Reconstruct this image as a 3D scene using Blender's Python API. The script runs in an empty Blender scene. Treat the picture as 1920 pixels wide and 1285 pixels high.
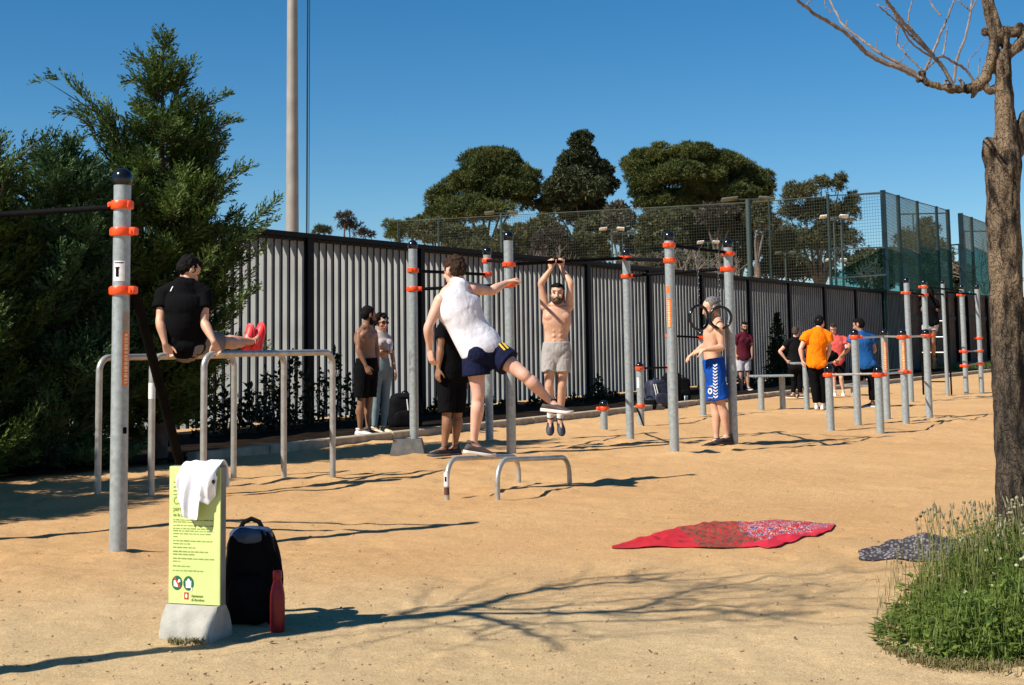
import bpy, math, random
import numpy as np
from mathutils import Vector, Matrix, noise
from mathutils.bvhtree import BVHTree

random.seed(7); np.random.seed(7)
C = bpy.context.scene.collection
SC = bpy.context.scene
R = math.radians
# ------------------------------------------------------------------ camera
F, IW, IH, PPX, PPY = 2800.0, 1920.0, 1285.0, 960.0, 339.0
CAMZ = 1.25
PITCH, ROLL = math.atan(.1075), -math.asin(.0154)
CR = Matrix.Rotation(math.pi/2 + PITCH, 3, 'X') @ Matrix.Rotation(ROLL, 3, 'Z')
cam_d = bpy.data.cameras.new('camera'); cam = bpy.data.objects.new('camera', cam_d); C.objects.link(cam)
cam.location = (0, 0, CAMZ); cam.rotation_euler = CR.to_euler()
cam_d.sensor_width = 36; cam_d.lens = 36*F/IW; cam_d.shift_y = -(IH/2-PPY)/IW
cam_d.clip_start = .05; cam_d.clip_end = 6000
SC.camera = cam
# ------------------------------------------------------------------ light
SUN_EL = R(43); SH = Vector((.843, .537, 0)).normalized()       # SH = the way shadows fall
SD = Vector((SH.x*math.cos(SUN_EL), SH.y*math.cos(SUN_EL), -math.sin(SUN_EL)))
sun_d = bpy.data.lights.new('sun', 'SUN'); sun = bpy.data.objects.new('sun', sun_d); C.objects.link(sun)
sun_d.energy = 5.0; sun_d.angle = R(.53); sun_d.color = (1, .93, .82)
sun.rotation_euler = SD.to_track_quat('-Z', 'Y').to_euler(); sun.location = (-8, -5, 12)
world = bpy.data.worlds.new('World'); SC.world = world; world.use_nodes = True
wn = world.node_tree; bg = wn.nodes['Background']
sky = wn.nodes.new('ShaderNodeTexSky'); sky.sky_type = 'NISHITA'; sky.sun_disc = False
sky.sun_elevation = SUN_EL; sky.sun_rotation = math.atan2(-SH.x, -SH.y)
sky.air_density = 1.0; sky.dust_density = 0.1; sky.ozone_density = 5.0; sky.altitude = 1500
hs = wn.nodes.new('ShaderNodeHueSaturation'); hs.inputs['Saturation'].default_value = 1.28; hs.inputs['Hue'].default_value = .494
wn.links.new(sky.outputs[0], hs.inputs['Color']); wn.links.new(hs.outputs[0], bg.inputs[0])
bg.inputs[1].default_value = .070
SC.view_settings.view_transform = 'Standard'; SC.view_settings.look = 'None'
SC.view_settings.exposure = 0.55; SC.view_settings.gamma = 1

# ------------------------------------------------------------------ pixel <-> place
def W(px, py): return (CR @ Vector(((px-PPX)/F, -(py-PPY)/F, -1)))
CO = Vector((0, 0, CAMZ))
def G(px, py, z=0.0):
    d = W(px, py); return CO + d*((z-CAMZ)/d.z)
def PL(px, py, Y):
    d = W(px, py); return CO + d*(Y/d.y)
def proj(p):
    c = CR.transposed() @ (Vector(p)-CO); return (PPX - F*c.x/c.z, PPY + F*c.y/c.z)
def hor(px): return G(px, 5000).y*0 + 640 - .0154*(px-960)

# ------------------------------------------------------------------ materials
def mat(name, col, rough=.6, metal=0, var=.12, vs=8, bump=0, bs=60, spec=.5, col2=None, sheen=0, bdist=.01):
    m = bpy.data.materials.new(name); m.use_nodes = True; nt = m.node_tree; b = nt.nodes['Principled BSDF']
    b.inputs['Roughness'].default_value = rough; b.inputs['Metallic'].default_value = metal
    b.inputs['Specular IOR Level'].default_value = spec
    if sheen: b.inputs['Sheen Weight'].default_value = sheen
    tc = nt.nodes.new('ShaderNodeTexCoord')
    n = nt.nodes.new('ShaderNodeTexNoise'); n.inputs['Scale'].default_value = vs; n.inputs['Detail'].default_value = 5
    nt.links.new(tc.outputs['Object'], n.inputs['Vector'])
    mx = nt.nodes.new('ShaderNodeMix'); mx.data_type = 'RGBA'
    c2 = col2 or tuple(min(1, c*(1+2*var)) for c in col); c1 = tuple(c*(1-var*1.4) for c in col) if not col2 else col
    mx.inputs[6].default_value = (*c1, 1); mx.inputs[7].default_value = (*c2, 1)
    mr = nt.nodes.new('ShaderNodeMapRange'); mr.inputs[1].default_value = .32; mr.inputs[2].default_value = .68
    nt.links.new(n.outputs[0], mr.inputs[0]); nt.links.new(mr.outputs[0], mx.inputs[0]); nt.links.new(mx.outputs[2], b.inputs['Base Color'])
    if bump:
        n2 = nt.nodes.new('ShaderNodeTexNoise'); n2.inputs['Scale'].default_value = bs; n2.inputs['Detail'].default_value = 4
        nt.links.new(tc.outputs['Object'], n2.inputs['Vector'])
        bp = nt.nodes.new('ShaderNodeBump'); bp.inputs['Strength'].default_value = bump; bp.inputs['Distance'].default_value = bdist
        nt.links.new(n2.outputs[0], bp.inputs['Height']); nt.links.new(bp.outputs[0], b.inputs['Normal'])
    return m
def leafmat(name, c1, c2, vs=3, trans=.25):
    m = bpy.data.materials.new(name); m.use_nodes = True; nt = m.node_tree; nt.nodes.clear()
    out = nt.nodes.new('ShaderNodeOutputMaterial')
    b = nt.nodes.new('ShaderNodeBsdfPrincipled'); b.inputs['Roughness'].default_value = .6; b.inputs['Specular IOR Level'].default_value = .25
    t = nt.nodes.new('ShaderNodeBsdfTranslucent'); ms = nt.nodes.new('ShaderNodeMixShader'); ms.inputs[0].default_value = trans
    tc = nt.nodes.new('ShaderNodeTexCoord'); n = nt.nodes.new('ShaderNodeTexNoise'); n.inputs['Scale'].default_value = vs; n.inputs['Detail'].default_value = 6
    mx = nt.nodes.new('ShaderNodeMix'); mx.data_type = 'RGBA'; mx.inputs[6].default_value = (*c1, 1); mx.inputs[7].default_value = (*c2, 1)
    mr = nt.nodes.new('ShaderNodeMapRange'); mr.inputs[1].default_value = .35; mr.inputs[2].default_value = .65
    L = nt.links.new
    L(tc.outputs['Object'], n.inputs['Vector']); L(n.outputs[0], mr.inputs[0]); L(mr.outputs[0], mx.inputs[0])
    L(mx.outputs[2], b.inputs['Base Color']); L(mx.outputs[2], t.inputs['Color'])
    L(b.outputs[0], ms.inputs[1]); L(t.outputs[0], ms.inputs[2]); L(ms.outputs[0], out.inputs['Surface'])
    return m
M = {}
M['steel'] = mat('galvanised_steel', (.33, .37, .375), .42, .35, .10, 30, .05, 200)
M['rail'] = mat('brushed_steel_rail', (.42, .41, .38), .38, .5, .12, 12, .04, 90)
M['black_metal'] = mat('black_metal', (.004, .004, .005), .8, 0, .3, 9, spec=.06)
M['cap'] = mat('black_glossy_plastic', (.006, .006, .007), .18, 0, .2, 5)
M['orange'] = mat('orange_plastic', (.85, .075, .008), .35, 0, .1, 20)
M['orange_sticker'] = mat('orange_sticker', (.80, .16, .02), .45, 0, .15, 40)
M['white_sticker'] = mat('white_sticker', (.75, .75, .74), .5, 0, .05, 40)
M['concrete'] = mat('concrete', (.36, .35, .31), .85, 0, .12, 14, .3, 120)
M['concrete_dark'] = mat('dark_concrete', (.10, .10, .095), .85, 0, .15, 14, .3, 120)
M['kerb'] = mat('kerb_concrete', (.40, .33, .235), .95, 0, .15, 6, .4, 80, spec=.1)
M['fin'] = mat('fence_fin_metal', (.232, .242, .236), .6, .0, .10, 1.6, .03, 30)
M['fence_black'] = mat('fence_black_steel', (.006, .006, .006), .6, 0, .2, 3, spec=.15)
M['reed'] = mat('brown_board', (.055, .038, .026), .85, 0, .3, 4, .3, 40)
M['green_post'] = mat('green_painted_post', (.008, .022, .020), .5, 0, .2, 3)
M['teal_post'] = mat('teal_painted_post', (.004, .020, .028), .45, 0, .2, 3)
M['net'] = mat('green_net_cord', (.05, .065, .045), .8, 0, .2, 1)
M['lamp_grey'] = mat('pale_pole_paint', (.27, .255, .225), .5, .1, .08, 2)
M['lamp_white'] = mat('floodlight_white', (.72, .74, .74), .35, 0, .08, 5)
M['bark'] = mat('conifer_bark', (.07, .05, .035), .9, 0, .3, 12, .6, 40)
M['pinebark'] = mat('pine_bark', (.12, .095, .075), .9, 0, .3, 3, .6, 10)
M['twig'] = mat('grey_twig', (.17, .135, .115), .85, 0, .25, 20, .4, 90)
M['red_cloth'] = None

# ------------------------------------------------------------------ mesh kit
def perp(d):
    a = Vector((0, 0, 1)) if abs(d.z) < .9 else Vector((1, 0, 0))
    s = d.cross(a).normalized(); return s
def catmull(pts, n):
    pts = [np.array(p, float) for p in pts]; out = []
    P = [2*pts[0]-pts[1]] + pts + [2*pts[-1]-pts[-2]]
    m = len(pts)-1
    for i in range(n+1):
        u = i/n*m; k = min(int(u), m-1); t = u-k
        p0, p1, p2, p3 = P[k], P[k+1], P[k+2], P[k+3]
        out.append(.5*((2*p1)+(-p0+p2)*t+(2*p0-5*p1+4*p2-p3)*t*t+(-p0+3*p1-3*p2+p3)*t**3))
    return out
class MB:
    def __init__(s): s.v = []; s.f = []
    def add(s, v, f):
        o = len(s.v); s.v += [tuple(q) for q in v]; s.f += [tuple(i+o for i in q) for q in f]
    def box(s, c, size, rz=0, bev=0, axes=None):
        c = Vector(c); hx, hy, hz = size[0]/2, size[1]/2, size[2]/2
        if axes: ax, ay, az = [Vector(a).normalized() for a in axes]
        else: ax, ay, az = Vector((math.cos(rz), math.sin(rz), 0)), Vector((-math.sin(rz), math.cos(rz), 0)), Vector((0, 0, 1))
        b = min(bev, hx*.9, hy*.9, hz*.9)
        if b <= 0:
            v = [c+ax*hx*i+ay*hy*j+az*hz*k for k in (-1, 1) for j in (-1, 1) for i in (-1, 1)]
            s.add(v, [(0, 2, 3, 1), (4, 5, 7, 6), (0, 1, 5, 4), (2, 6, 7, 3), (0, 4, 6, 2), (1, 3, 7, 5)]); return
        v = []; rings = []
        for (z, ins) in ((-hz, b), (-hz+b, 0), (hz-b, 0), (hz, b)):
            x, y = hx-ins, hy-ins; r = []
            for (i, j) in ((x-b*(ins == 0), -y), (x, -y+b*(ins == 0)), (x, y-b*(ins == 0)), (x-b*(ins == 0), y), (-x+b*(ins == 0), y), (-x, y-b*(ins == 0)), (-x, -y+b*(ins == 0)), (-x+b*(ins == 0), -y)):
                r.append(len(v)); v.append(c+ax*i+ay*j+az*z)
            rings.append(r)
        f = [tuple(reversed(rings[0])), tuple(rings[3])]
        for a, bb in zip(rings, rings[1:]):
            for i in range(8): f.append((a[i], a[(i+1) % 8], bb[(i+1) % 8], bb[i]))
        s.add(v, f)
    def loft(s, pts, rad, side=None, n=12, caps=(0, 0)):
        """pts list, rad list of (rx,ry) or r; side: list of side vectors or None. caps 0 flat 1 round"""
        pts = [Vector(p) for p in pts]; rad = [(r, r) if not hasattr(r, '__len__') else tuple(r) for r in rad]
        N = len(pts); tang = []
        for i in range(N):
            a = pts[max(0, i-1)]; b = pts[min(N-1, i+1)]; d = (b-a)
            tang.append(d.normalized() if d.length > 1e-9 else Vector((0, 0, 1)))
        if side is None:
            sd = [perp(tang[0])]
            for i in range(1, N):
                q = sd[-1]-tang[i]*sd[-1].dot(tang[i]); sd.append(q.normalized() if q.length > 1e-6 else perp(tang[i]))
        else:
            sd = []
            for i in range(N):
                q = Vector(side[i]); q = q-tang[i]*q.dot(tang[i]); sd.append(q.normalized())
        if caps[0]:
            e = []; r = rad[0]; m = min(r)
            for a in (80, 55, 28):
                t = R(a); e.append((pts[0]-tang[0]*m*math.sin(t), (r[0]*math.cos(t), r[1]*math.cos(t))))
            pts = [x[0] for x in e]+pts; rad = [x[1] for x in e]+rad; tang = [tang[0]]*3+tang; sd = [sd[0]]*3+sd
        if caps[1]:
            e = []; r = rad[-1]; m = min(r); tl = tang[-1]; pl = pts[-1]
            for a in (28, 55, 80):
                t = R(a); e.append((pl+tl*m*math.sin(t), (r[0]*math.cos(t), r[1]*math.cos(t))))
            pts = pts+[x[0] for x in e]; rad = rad+[x[1] for x in e]; tang = tang+[tl]*3; sd = sd+[sd[-1]]*3
        N = len(pts); v = []; f = []
        for i in range(N):
            u = sd[i]; w = tang[i].cross(u)
            for k in range(n):
                a = 2*math.pi*k/n; v.append(pts[i]+u*(rad[i][0]*math.cos(a))+w*(rad[i][1]*math.sin(a)))
        for i in range(N-1):
            for k in range(n):
                a = i*n+k; b = i*n+(k+1) % n; f.append((a, b, b+n, a+n))
        f.append(tuple(reversed(range(n)))); f.append(tuple(range((N-1)*n, N*n)))
        s.add(v, f)
    def tube(s, a, b, r, n=12, caps=(0, 0)): s.loft([a, b], [r, r], None, n, caps)
    def ell(s, c, r, ax=None, n=14, m=9, nz=0, ns=20):
        c = Vector(c); X, Y, Z = ax if ax else (Vector((1, 0, 0)), Vector((0, 1, 0)), Vector((0, 0, 1)))
        v = [c-Z*r[2]]; f = []
        for i in range(1, m):
            t = math.pi*i/m
            for k in range(n):
                a = 2*math.pi*k/n
                p = X*(r[0]*math.sin(t)*math.cos(a))+Y*(r[1]*math.sin(t)*math.sin(a))-Z*(r[2]*math.cos(t))
                if nz: p = p*(1+nz*noise.noise((c+p)*ns))
                v.append(c+p)
        v.append(c+Z*r[2]); L = len(v)-1
        for k in range(n): f.append((0, 1+(k+1) % n, 1+k)); f.append((L, L-n+k, L-n+(k+1) % n))
        for i in range(m-2):
            for k in range(n):
                a = 1+i*n+k; b = 1+i*n+(k+1) % n; f.append((a, b, b+n, a+n))
        s.add(v, f)
    def lathe(s, c, prof, n=20, ax=None, a0=0):
        c = Vector(c); X, Y, Z = ax if ax else (Vector((1, 0, 0)), Vector((0, 1, 0)), Vector((0, 0, 1)))
        v = []; f = []
        for (r, z) in prof:
            for k in range(n):
                a = 2*math.pi*k/n+a0; v.append(c+X*r*math.cos(a)+Y*r*math.sin(a)+Z*z)
        for i in range(len(prof)-1):
            for k in range(n):
                a = i*n+k; b = i*n+(k+1) % n; f.append((a, b, b+n, a+n))
        f.append(tuple(reversed(range(n)))); f.append(tuple(range((len(prof)-1)*n, len(prof)*n)))
        s.add(v, f)
    def prism(s, poly, off):
        off = Vector(off); n = len(poly); p = [Vector(q) for q in poly]
        s.add(p+[q+off for q in p], [tuple(reversed(range(n))), tuple(range(n, 2*n))]+[(i, (i+1) % n, n+(i+1) % n, n+i) for i in range(n)])
    def build(s, name, m, parent=None, smooth=True, at=None): return link(name, s.v, s.f, m, parent, smooth, at)
def wloc(o):
    p = Vector((0, 0, 0))
    while o: p = p+o.location; o = o.parent
    return p
def link(name, v, f, m, parent=None, smooth=True, at=None):
    me = bpy.data.meshes.new(name); v = np.asarray([tuple(q) for q in v] if not isinstance(v, np.ndarray) else v, dtype=float)
    org = wloc(parent) if parent else (Vector(at) if at is not None else Vector((float(v[:, 0].mean()), float(v[:, 1].mean()), float(v[:, 2].min()))))
    v = v-np.array(org)
    if isinstance(f, np.ndarray):
        k = f.shape[1]; nf = f.shape[0]
        me.vertices.add(len(v)); me.vertices.foreach_set('co', v.ravel().astype(np.float32))
        me.loops.add(nf*k); me.loops.foreach_set('vertex_index', f.ravel().astype(np.int32))
        me.polygons.add(nf); me.polygons.foreach_set('loop_start', np.arange(0, nf*k, k, dtype=np.int32))
        me.update(calc_edges=True)
    else:
        me.from_pydata(v.tolist(), [], f); me.update()
    if m: me.materials.append(m)
    o = bpy.data.objects.new(name, me); C.objects.link(o)
    if parent: o.parent = parent
    else: o.location = org
    if smooth is True and len(me.polygons):
        me.polygons.foreach_set('use_smooth', [True]*len(me.polygons))
        try: me.set_sharp_from_angle(angle=R(42))
        except Exception: pass
    elif smooth == 'all': me.polygons.foreach_set('use_smooth', [True]*len(me.polygons))
    return o
def tag(o, label, cat, group=None, kind=None):
    o['label'] = label; o['category'] = cat
    if group: o['group'] = group
    if kind: o['kind'] = kind
    return o
def thing(name, loc, label, cat, group=None):
    o = bpy.data.objects.new(name, None); o.empty_display_size = .1; C.objects.link(o); o.location = loc
    return tag(o, label, cat, group)
def struct(o): o['kind'] = 'structure'; return o
def remesh(o, voxel, smooth=3, nz=0, ns=12, stretch=(1, 1, 1), ridge=False):
    """one continuous skin round all the lofts of o"""
    md = o.modifiers.new('r', 'REMESH'); md.mode = 'VOXEL'; md.voxel_size = voxel; md.use_smooth_shade = True
    if smooth:
        sm = o.modifiers.new('s', 'SMOOTH'); sm.factor = .5; sm.iterations = smooth
    dg = bpy.context.evaluated_depsgraph_get(); ev = o.evaluated_get(dg)
    me = bpy.data.meshes.new_from_object(ev); mats = list(o.data.materials)
    o.modifiers.clear(); o.data = me
    if not me.materials:
        for q in mats: me.materials.append(q)
    if nz:
        n = len(me.vertices); co = np.empty(n*3, np.float32); me.vertices.foreach_get('co', co); co = co.reshape(-1, 3)
        no = np.empty(n*3, np.float32); me.vertices.foreach_get('normal', no) if hasattr(me.vertices[0], 'normal') else None; no = no.reshape(-1, 3)
        d = np.array([noise.noise(Vector((c[0]*ns*stretch[0], c[1]*ns*stretch[1], c[2]*ns*stretch[2]))) + .5*noise.noise(Vector((c[0]*ns*2.3, c[1]*ns*2.3, c[2]*ns*2.3*stretch[2]))) for c in co])
        if ridge:   # cloth: soft billows with narrow creases between them
            dr = np.array([abs(noise.noise(Vector((c[0]*ns*1.2+.5*noise.noise(Vector(c)*9), c[1]*ns*1.2, c[2]*ns*.75+4))))+.5*abs(noise.noise(Vector((c[0]*ns*2.6, c[1]*ns*2.6, c[2]*ns*1.5+9)))) for c in co])
            d = .35*d+1.9*np.minimum(dr, .33)-.35
        co += no*(d*nz)[:, None]; me.vertices.foreach_set('co', co.ravel())
    me.polygons.foreach_set('use_smooth', [True]*len(me.polygons)); me.update()
    return o
def bvh_of(o):
    me = o.data; w = wloc(o); return BVHTree.FromPolygons([v.co+w for v in me.vertices], [tuple(p.vertices) for p in me.polygons])
def decal(name, quads, target, m, off=.003, parent=None, sub=3, bv=None):
    """thin patches laid on the surface of target where the listed outlines fall"""
    bv = bv or bvh_of(target); v = []; f = []
    for q in quads:
        q = [np.array(a, float) for a in q]; g = {}
        for i in range(sub+1):
            for j in range(sub+1):
                s_, t_ = i/sub, j/sub
                p = (q[0]*(1-s_)+q[1]*s_)*(1-t_)+(q[3]*(1-s_)+q[2]*s_)*t_
                d = W(p[0], p[1]).normalized(); h = bv.ray_cast(CO, d)
                if h[0] is not None: g[i, j] = len(v); v.append(h[0]+h[1]*(off if h[1].dot(d) < 0 else -off))
        for i in range(sub):
            for j in range(sub):
                ks = [(i, j), (i+1, j), (i+1, j+1), (i, j+1)]
                if all(k in g for k in ks):
                    P = [Vector(v[g[k]]) for k in ks]
                    if max((P[a]-P[a-1]).length for a in range(4)) < .2: f.append(tuple(g[k] for k in ks))
    if not f: print('decal miss', name); return None
    return link(name, v, f, m, parent or target, 'all')

def vnoise(x, y, seed=0):
    xi = np.floor(x).astype(np.int64); yi = np.floor(y).astype(np.int64); xf = x-xi; yf = y-yi
    u = xf*xf*(3-2*xf); w = yf*yf*(3-2*yf)
    def h(a, b):
        n = (a*374761393+b*668265263+seed*1442695041) & 0xffffffff
        n = ((n ^ (n >> 13))*1274126177) & 0xffffffff
        return ((n ^ (n >> 16)) & 0xffff)/65535.0
    return (h(xi, yi)*(1-u)+h(xi+1, yi)*u)*(1-w)+(h(xi, yi+1)*(1-u)+h(xi+1, yi+1)*u)*w

# ================================================================== SETTING
POSTS = {'P0': (221, 1040), 'A': (777, 853), 'B': (918, 828), 'C': (959, 852), 'D': (1182, 827), 'E': (1265, 852), 'F': (1376, 835)}
MOUNDS = [(G(*p).x, G(*p).y, .03, .16) for p in POSTS.values()] + [(G(*p).x, G(*p).y, .018, .12) for p in ((183, 930), (283, 933), (438, 895), (532, 897), (624, 896), (1133, 808), (1202, 798))]
_r = random.Random(12); SCUFFS = []
for _ in range(300):
    _y = 5.2+13*_r.random()**1.2; _x = _r.uniform(-.40, .40)*_y; SCUFFS.append((_x, _y, _r.uniform(.09, .17), _r.uniform(.04, .07), _r.uniform(0, 3.14), _r.uniform(.003, .009)))
for _n in ('A', 'C', 'D', 'E', 'F'):
    for _ in range(5): _p = G(*POSTS[_n]); SCUFFS.append((_p.x+_r.uniform(-.7, .7), _p.y+_r.uniform(-.6, .6), _r.uniform(.12, .25), _r.uniform(.08, .14), _r.uniform(0, 3.14), .016))
def gz(x, y):
    x = np.asarray(x, float); y = np.asarray(y, float)
    near = np.clip((60-y)/40, 0, 1)
    z = .020*(vnoise(x*1.1, y*1.1, 1)-.5)+.026*(vnoise(x*3.1, y*3.1, 2)-.5)+.016*(vnoise(x*7.5, y*7.5, 3)-.5)+.007*(vnoise(x*17, y*17, 4)-.5)
    k = vnoise(x*.45, y*.45, 9)
    z = z*(.35+1.1*k)*np.where(y < 8, .65+.35*np.clip((y-6.5)/1.5, 0, 1), 1)
    for (mx, my, h, r) in MOUNDS: z = z+h*np.exp(-((x-mx)**2+(y-my)**2)/(r*r))
    for (dx_, dy_, da, db, dr, dh) in SCUFFS:
        m_ = (np.abs(x-dx_) < .5) & (np.abs(y-dy_) < .5)
        if m_.any():
            u_ = (x-dx_)*math.cos(dr)+(y-dy_)*math.sin(dr); w_ = -(x-dx_)*math.sin(dr)+(y-dy_)*math.cos(dr); q_ = (u_/da)**2+(w_/db)**2
            z = z+np.where(m_, dh*(-np.exp(-q_)+.75*np.exp(-((np.sqrt(q_)-1.5)/.45)**2)), 0)
    return z*near-.006
def axis(fine0, fine1, step, lo, hi):
    a = list(np.arange(fine0, fine1, step)); s = step
    while a[-1] < hi: s *= 1.22; a.append(a[-1]+s)
    s = step
    while a[0] > lo: s *= 1.22; a.insert(0, a[0]-s)
    return np.array(a)
def build_ground():
    xs = axis(-6.5, 9.5, .04, -2500, 2500)
    ys = [4.0]
    while ys[-1] < 36: ys.append(ys[-1]+max(.025, .035*(ys[-1]/9)**1.4))
    ys = np.array(ys); s = .5; a = list(ys)
    while a[-1] < 3500: s *= 1.3; a.append(a[-1]+s)
    s = .05
    while a[0] > -400: s *= 1.4; a.insert(0, a[0]-s)
    ys = np.array(a); X, Y = np.meshgrid(xs, ys); Z = gz(X, Y)
    v = np.stack([X.ravel(), Y.ravel(), Z.ravel()], 1); nx, ny = len(xs), len(ys)
    i = np.arange(nx-1)[None, :]+np.arange(ny-1)[:, None]*nx
    f = np.stack([i, i+1, i+1+nx, i+nx], -1).reshape(-1, 4)
    m = bpy.data.materials.new('sandy_ground'); m.use_nodes = True; nt = m.node_tree; b = nt.nodes['Principled BSDF']; L = nt.links.new
    b.inputs['Roughness'].default_value = .95; b.inputs['Specular IOR Level'].default_value = .15
    tc = nt.nodes.new('ShaderNodeTexCoord')
    def nz(sc, det=6, rough=.6, src=None):
        n = nt.nodes.new('ShaderNodeTexNoise'); n.inputs['Scale'].default_value = sc; n.inputs['Detail'].default_value = det; n.inputs['Roughness'].default_value = rough
        L(src or tc.outputs['Object'], n.inputs['Vector']); return n
    def ramp(src, a, b2, c1, c2):
        r = nt.nodes.new('ShaderNodeValToRGB'); r.color_ramp.elements[0].position = a; r.color_ramp.elements[1].position = b2
        r.color_ramp.elements[0].color = (*c1, 1); r.color_ramp.elements[1].color = (*c2, 1); L(src, r.inputs[0]); return r
    def mixc(fac, a, b2, mode='MIX', f=1):
        x = nt.nodes.new('ShaderNodeMix'); x.data_type = 'RGBA'; x.blend_type = mode
        if fac is None: x.inputs[0].default_value = f
        else: L(fac, x.inputs[0])
        L(a, x.inputs[6]); L(b2, x.inputs[7]); return x.outputs[2]
    base = ramp(nz(.35).outputs[0], .35, .68, (.545, .330, .152), (.635, .408, .200))
    pale = ramp(nz(.9).outputs[0], .3, .7, (.545, .40, .22), (.63, .475, .275))
    sep = nt.nodes.new('ShaderNodeSeparateXYZ'); L(tc.outputs['Object'], sep.inputs[0])
    mm = nt.nodes.new('ShaderNodeMapRange'); mm.inputs[1].default_value = 9.2; mm.inputs[2].default_value = 6.6
    nn = nz(.8, 3); ad = nt.nodes.new('ShaderNodeMath'); ad.operation = 'MULTIPLY_ADD'; ad.inputs[1].default_value = 2.4
    L(nn.outputs[0], ad.inputs[0]); L(sep.outputs[1], ad.inputs[2]); sb = nt.nodes.new('ShaderNodeMath'); sb.operation = 'SUBTRACT'; sb.inputs[1].default_value = 1.2
    L(ad.outputs[0], sb.inputs[0]); L(sb.outputs[0], mm.inputs[0])
    c = mixc(mm.outputs[0], base.outputs[0], pale.outputs[0])
    gr = ramp(nz(120, 3, .7).outputs[0], .32, .70, (.72, .69, .65), (1.20, 1.20, 1.20)); c = mixc(None, c, gr.outputs[0], 'MULTIPLY')
    gr2 = ramp(nz(22, 6, .7).outputs[0], .3, .7, (.90, .87, .84), (1.10, 1.10, 1.10)); c = mixc(None, c, gr2.outputs[0], 'MULTIPLY')
    vo = nt.nodes.new('ShaderNodeTexVoronoi'); vo.inputs['Scale'].default_value = 55; L(tc.outputs['Object'], vo.inputs['Vector'])
    pr = ramp(vo.outputs['Distance'], .05, .12, (.62, .58, .52), (1, 1, 1)); c = mixc(None, c, pr.outputs[0], 'MULTIPLY', .5)
    L(c, b.inputs['Base Color'])
    bp = nt.nodes.new('ShaderNodeBump'); bp.inputs['Strength'].default_value = .8; bp.inputs['Distance'].default_value = .013; L(nz(75, 6, .8).outputs[0], bp.inputs['Height'])
    bp2 = nt.nodes.new('ShaderNodeBump'); bp2.inputs['Strength'].default_value = .35; bp2.inputs['Distance'].default_value = .02; L(nz(14, 5, .6).outputs[0], bp2.inputs['Height'])
    L(bp.outputs[0], bp2.inputs['Normal']); L(bp2.outputs[0], b.inputs['Normal'])
    g = link('ground', v, f, m, None, 'all', at=(0, 0, 0)); struct(g)
build_ground()

# ---- fence line
FV = W(2600, 614.7); FD = Vector((FV.x, FV.y, 0)).normalized(); FN = Vector((FD.y, -FD.x, 0))   # FN points to the playground side
F0 = G(1120, 750); F0.z = 0
def on_fence(px):
    lo, hi = -40.0, 200.0
    for _ in range(60):
        m = (lo+hi)/2; p = F0+FD*m
        if p.y < .5: lo = m; continue
        if proj(p)[0] < px: lo = m
        else: hi = m
    return lo
def fence_top(t):
    p = F0+FD*t; px = proj(p)[0]; return PL(px, 430+.097*(px-493)+1, p.y).z if px > -400 else 2.9
FPX = [572, 0, 0, 1100, 1216, 1315, 1404, 1480, 1546, 1605, 1657, 1700]
T0 = on_fence(572); T3 = on_fence(1100)
sp = (T3-T0)/3
ft = [T0-sp*3, T0-sp*2, T0-sp, T0, T0+sp, T0+2*sp, T3]+[on_fence(x) for x in FPX[4:]]
print('fence', ft, [fence_top(t) for t in ft])
def build_fence():
    p0 = F0+FD*ft[0]
    th = thing('louvred_fence', p0, 'long grey steel fence of upright fins under a black cap rail', 'fence')
    for i, t in enumerate(ft):
        p = F0+FD*t; h = fence_top(t); mb = MB(); w = .15 if i in (3, 6) else .12
        mb.box((p.x+FN.x*.02, p.y+FN.y*.02, (h-.02)/2), (w, .2, h-.02), math.atan2(FD.y, FD.x)); mb.build('fence_post', M['fence_black'], th, False)
    cap = MB()
    for a, b in zip(ft, ft[1:]):
        A = F0+FD*a; B = F0+FD*b; ha, hb = fence_top(a), fence_top(b)
        for zt, dz, wn in ((-.001, .075, .26), (-.075, .045, .14)):
            q = []
            for P_, h in ((A, ha), (B, hb)):
                for sx, zz in ((-1, -dz), (1, -dz), (1, 0), (-1, 0)):
                    q.append(P_+FN*sx*wn/2+Vector((0, 0, h+zt+zz)))
            cap.add(q, [(0, 1, 2, 3), (7, 6, 5, 4), (0, 4, 5, 1), (1, 5, 6, 2), (2, 6, 7, 3), (3, 7, 4, 0)])
        # louvre fins of this bay
        mb = MB(); n = 17; pitch = (b-a)/n
        for k in range(n):
            t = a+(k+.5)*pitch; P_ = F0+FD*t; h = fence_top(t)-.095; wd = pitch*.77
            for zz in (0,):
                mb.box((P_.x, P_.y, (h+.12)/2), (.012, wd, h-.12), math.atan2(FD.y, FD.x)+random.uniform(-.015, .015))
        lp = mb.build('louvre_panel', M['fin'], th, False); mb = MB()
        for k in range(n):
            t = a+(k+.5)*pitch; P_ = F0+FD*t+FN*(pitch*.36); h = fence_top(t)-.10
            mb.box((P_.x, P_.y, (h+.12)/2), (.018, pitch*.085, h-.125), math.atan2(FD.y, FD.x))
        mb.build('shade_strip', M['fence_black'], lp, False)  # black strips added on the fin fronts, standing in for shade between fins
    cap.build('cap_rail', M['fence_black'], th, False)
build_fence()
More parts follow.
